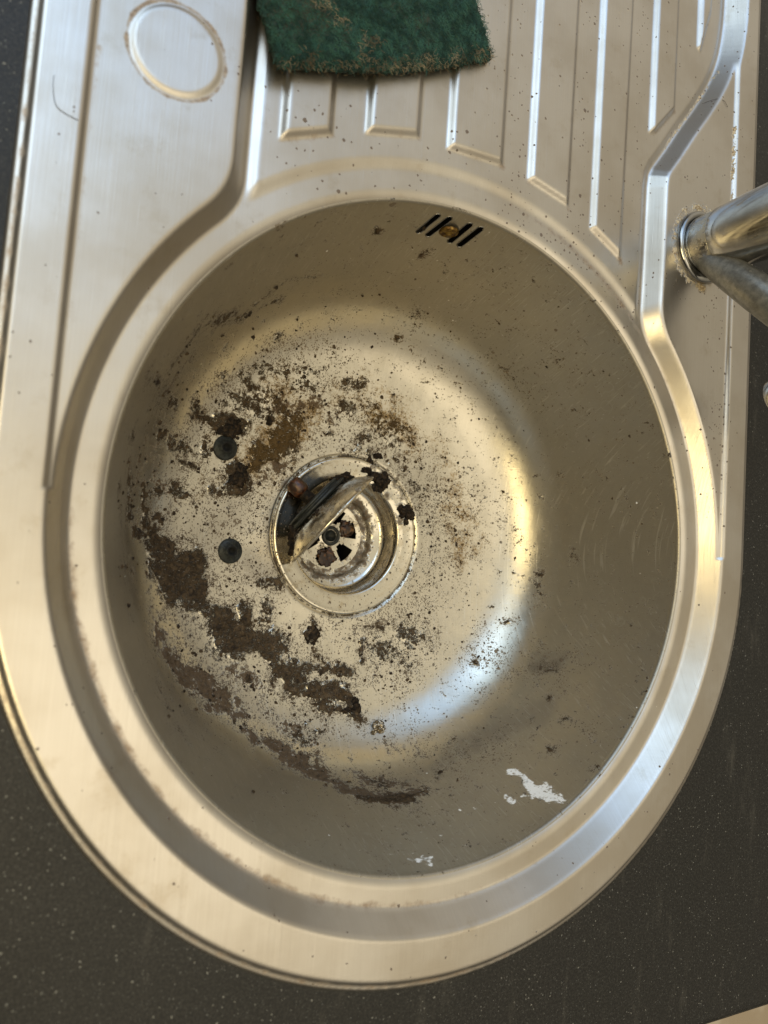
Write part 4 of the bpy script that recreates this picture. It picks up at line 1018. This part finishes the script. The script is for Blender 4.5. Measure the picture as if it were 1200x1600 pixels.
rad = [.0086+.0034*min(1, i/30) for i in range(len(pts))]; rad[0] = .004; rad[1] = .0066; rad[2] = .0082
v, f = tube(pts, rad, 40); sp = mesh_obj('spout', v, f, M_spout, tap, True)
dn = (pts[-1]-pts[-2]).normalized()
v, f = tube([pts[-1]-dn*.003, pts[-1]-dn*.001, pts[-1]+dn*.006, pts[-1]+dn*.0075, pts[-1]+dn*.008], [.0132, .0140, .0138, .0122, .009], 40)
mesh_obj('nozzle', v, f, M_chrome, sp, True, {'crust': np.zeros(len(v))})

# ------------------------------------------------------------------ scouring pad
def mat_pad():
    g = G('green_scourer_fibre')
    n1 = g.noise(380, 6, .75); n2 = g.noise(28, 5, .65); n3 = g.noise(1500, 3, .7)
    col = g.mixc(g.rng(n1, .35, .68), (.003, .023, .019), (.021, .098, .080))
    dirt = g.rng(g.math('ADD', n2, g.math('MULTIPLY', n1, .35)), .66, .86)
    col = g.mixc(g.math('MULTIPLY', dirt, .85), col, (.085, .062, .040))
    col = g.mixc(g.rng(n3, .62, .80), col, (.16, .20, .15))
    g.link(col, g.b.inputs['Base Color']); g.set(Roughness=.8)
    g.link(g.bump(g.math('ADD', n1, n3), 1.0, .0022), g.b.inputs['Normal']); return g.m
M_pad = mat_pad()
M_fib = mat_simple('green_nylon_strands', (.007, .042, .035), .6, 0, (.036, .118, .095), 120).m
M_fibd = mat_simple('pale_fluff_strands', (.13, .095, .058), .8, 0, (.34, .28, .19), 90).m
pad = empty('scouring_pad', (-.1284, .2221, .0045)); tag(pad, 'worn dark green scouring pad lying across the drainer ribs', 'scouring pad')
ax = Vector((.1302, .0573, 0)).normalized(); ay = Vector((-ax.y, ax.x, 0)); PW, PL, PT = .1415, .098, .0088
def pad_pt(u, v, w):
    """u, v in 0..1 over the pad, w 0 bottom .. 1 top"""
    e = min(u, 1-u, v*PL/PW, (1-v)*PL/PW)*PW
    nz = mnoise.noise(Vector((u*9, v*7, w*2)))
    rag = .0016*mnoise.noise(Vector((u*38, v*30, 3+w)))+.0009*mnoise.noise(Vector((u*110, v*90, 1)))
    bulge = .0045*math.sin(math.pi*u)**1.5*(1-v)
    x = u*PW+rag*(1 if abs(u-.5) > .4 else .3); y = v*PL-bulge+rag
    rnd = .0030*math.exp(-e/.0022)
    z = w*PT-(rnd if w > .5 else -rnd*.6)+.0009*nz+.0005*mnoise.noise(Vector((u*60, v*45, w*5)))+.0015*math.sin(u*4.2+.6)
    return ax*x+ay*y+Vector((0, 0, z))
nu, nv = 150, 104; V = []; F = []
for w in (0, 1):
    for j in range(nv+1):
        for i in range(nu+1): V.append(tuple(pad_pt(i/nu, j/nv, w)))
m = (nu+1)*(nv+1); ix = lambda i, j, w: w*m+j*(nu+1)+i
for j in range(nv):
    for i in range(nu):
        F.append((ix(i, j, 1), ix(i+1, j, 1), ix(i+1, j+1, 1), ix(i, j+1, 1))); F.append((ix(i, j, 0), ix(i, j+1, 0), ix(i+1, j+1, 0), ix(i+1, j, 0)))
for i in range(nu):
    F.append((ix(i, 0, 0), ix(i+1, 0, 0), ix(i+1, 0, 1), ix(i, 0, 1))); F.append((ix(i+1, nv, 0), ix(i, nv, 0), ix(i, nv, 1), ix(i+1, nv, 1)))
for j in range(nv):
    F.append((ix(0, j+1, 0), ix(0, j, 0), ix(0, j, 1), ix(0, j+1, 1))); F.append((ix(nu, j, 0), ix(nu, j+1, 0), ix(nu, j+1, 1), ix(nu, j, 1)))
mesh_obj('pad_body', V, F, M_pad, pad)
def strands(name, n, mat, fn, th):
    V = []; F = []
    for i in range(n):
        p, ln, lift = fn(); a = random.random()*6.28; cur = random.uniform(-1.6, 1.6)
        q = Vector(p); b = len(V)
        for k in range(5):
            s = Vector((-math.sin(a), math.cos(a), 0))*th; up_ = Vector((0, 0, th*1.4))
            for o_ in (s, up_, -s): V.append(tuple(q+o_))
            q = q+Vector((math.cos(a), math.sin(a), lift*math.cos(k*1.1)))*(ln/4); a += cur/4+random.uniform(-.25, .25)
        for k in range(4):
            for e in range(3): F.append((b+k*3+e, b+k*3+(e+1) % 3, b+k*3+3+(e+1) % 3, b+k*3+3+e))
    return mesh_obj(name, V, F, mat, pad, False)
def f_top():
    return pad_pt(random.uniform(.005, .995), random.uniform(.005, .75), 1)+Vector((0, 0, random.uniform(-.0004, .0004))), random.uniform(.002, .006), random.uniform(-.1, .3)
strands('green_fibres', 15000, M_fib, f_top, .00011)['kind'] = 'stuff'
cl = [(.24, .30), (.30, .22), (.36, .05), (.52, .03), (.66, .03), (.80, .04), (.20, .35), (.45, .02), (.60, .02), (.93, .03), (.40, .12), (.13, .03)]
def f_edge():
    if random.random() < .62:
        u = random.random(); return pad_pt(u, random.uniform(0, .03), random.choice((0, .5, 1, 1)))+Vector((0, 0, random.uniform(-.001, .001))), random.uniform(.0015, .004), random.uniform(-.3, .3)
    if random.random() < .3: return pad_pt(random.uniform(.98, 1), random.random()*.6, random.random()), random.uniform(.0015, .004), .2
    c = random.choice(cl); return pad_pt(min(.99, max(.01, random.gauss(c[0], .022))), min(.9, max(.01, random.gauss(c[1], .018))), 1)+Vector((0, 0, .0004)), random.uniform(.002, .004), .2
strands('frayed_fluff', 1500, M_fibd, f_edge, .00009)['kind'] = 'stuff'

# ------------------------------------------------------------------ stray hairs on the steel
def hair(pts, label, name='stray_hair'):
    P = catmull(pts, 10); base = Vector(P[0]); v, f = tube([p-base for p in P], .00012, 6)
    o = mesh_obj(name, v, f, M_hair); o.location = base; tag(o, label, 'hair'); return o
def on(p, dz=.0001): 
    z = float(height(np.array([p[0]]), np.array([p[1]]))[0]); return (p[0], p[1], z+dz+.0002)
hair([on((0.1903,0.3246,0.0098)), on((0.1970,0.3276,0.0098)), on((0.2025,0.3272,0.0098)), on((0.2068,0.3240,0.0098))], 'short curved dark hair on the flat panel above the tap')
hair([on((-0.2289,0.1779,0.0125)), on((-0.2286,0.1716,0.0125)), on((-0.2267,0.1651,0.0125)), on((-0.2226,0.1628,0.0125)), on((-0.2175,0.1617,0.0125))], 'long faint hair on the rim beside the upper left corner').name = 'stray_hair.001'
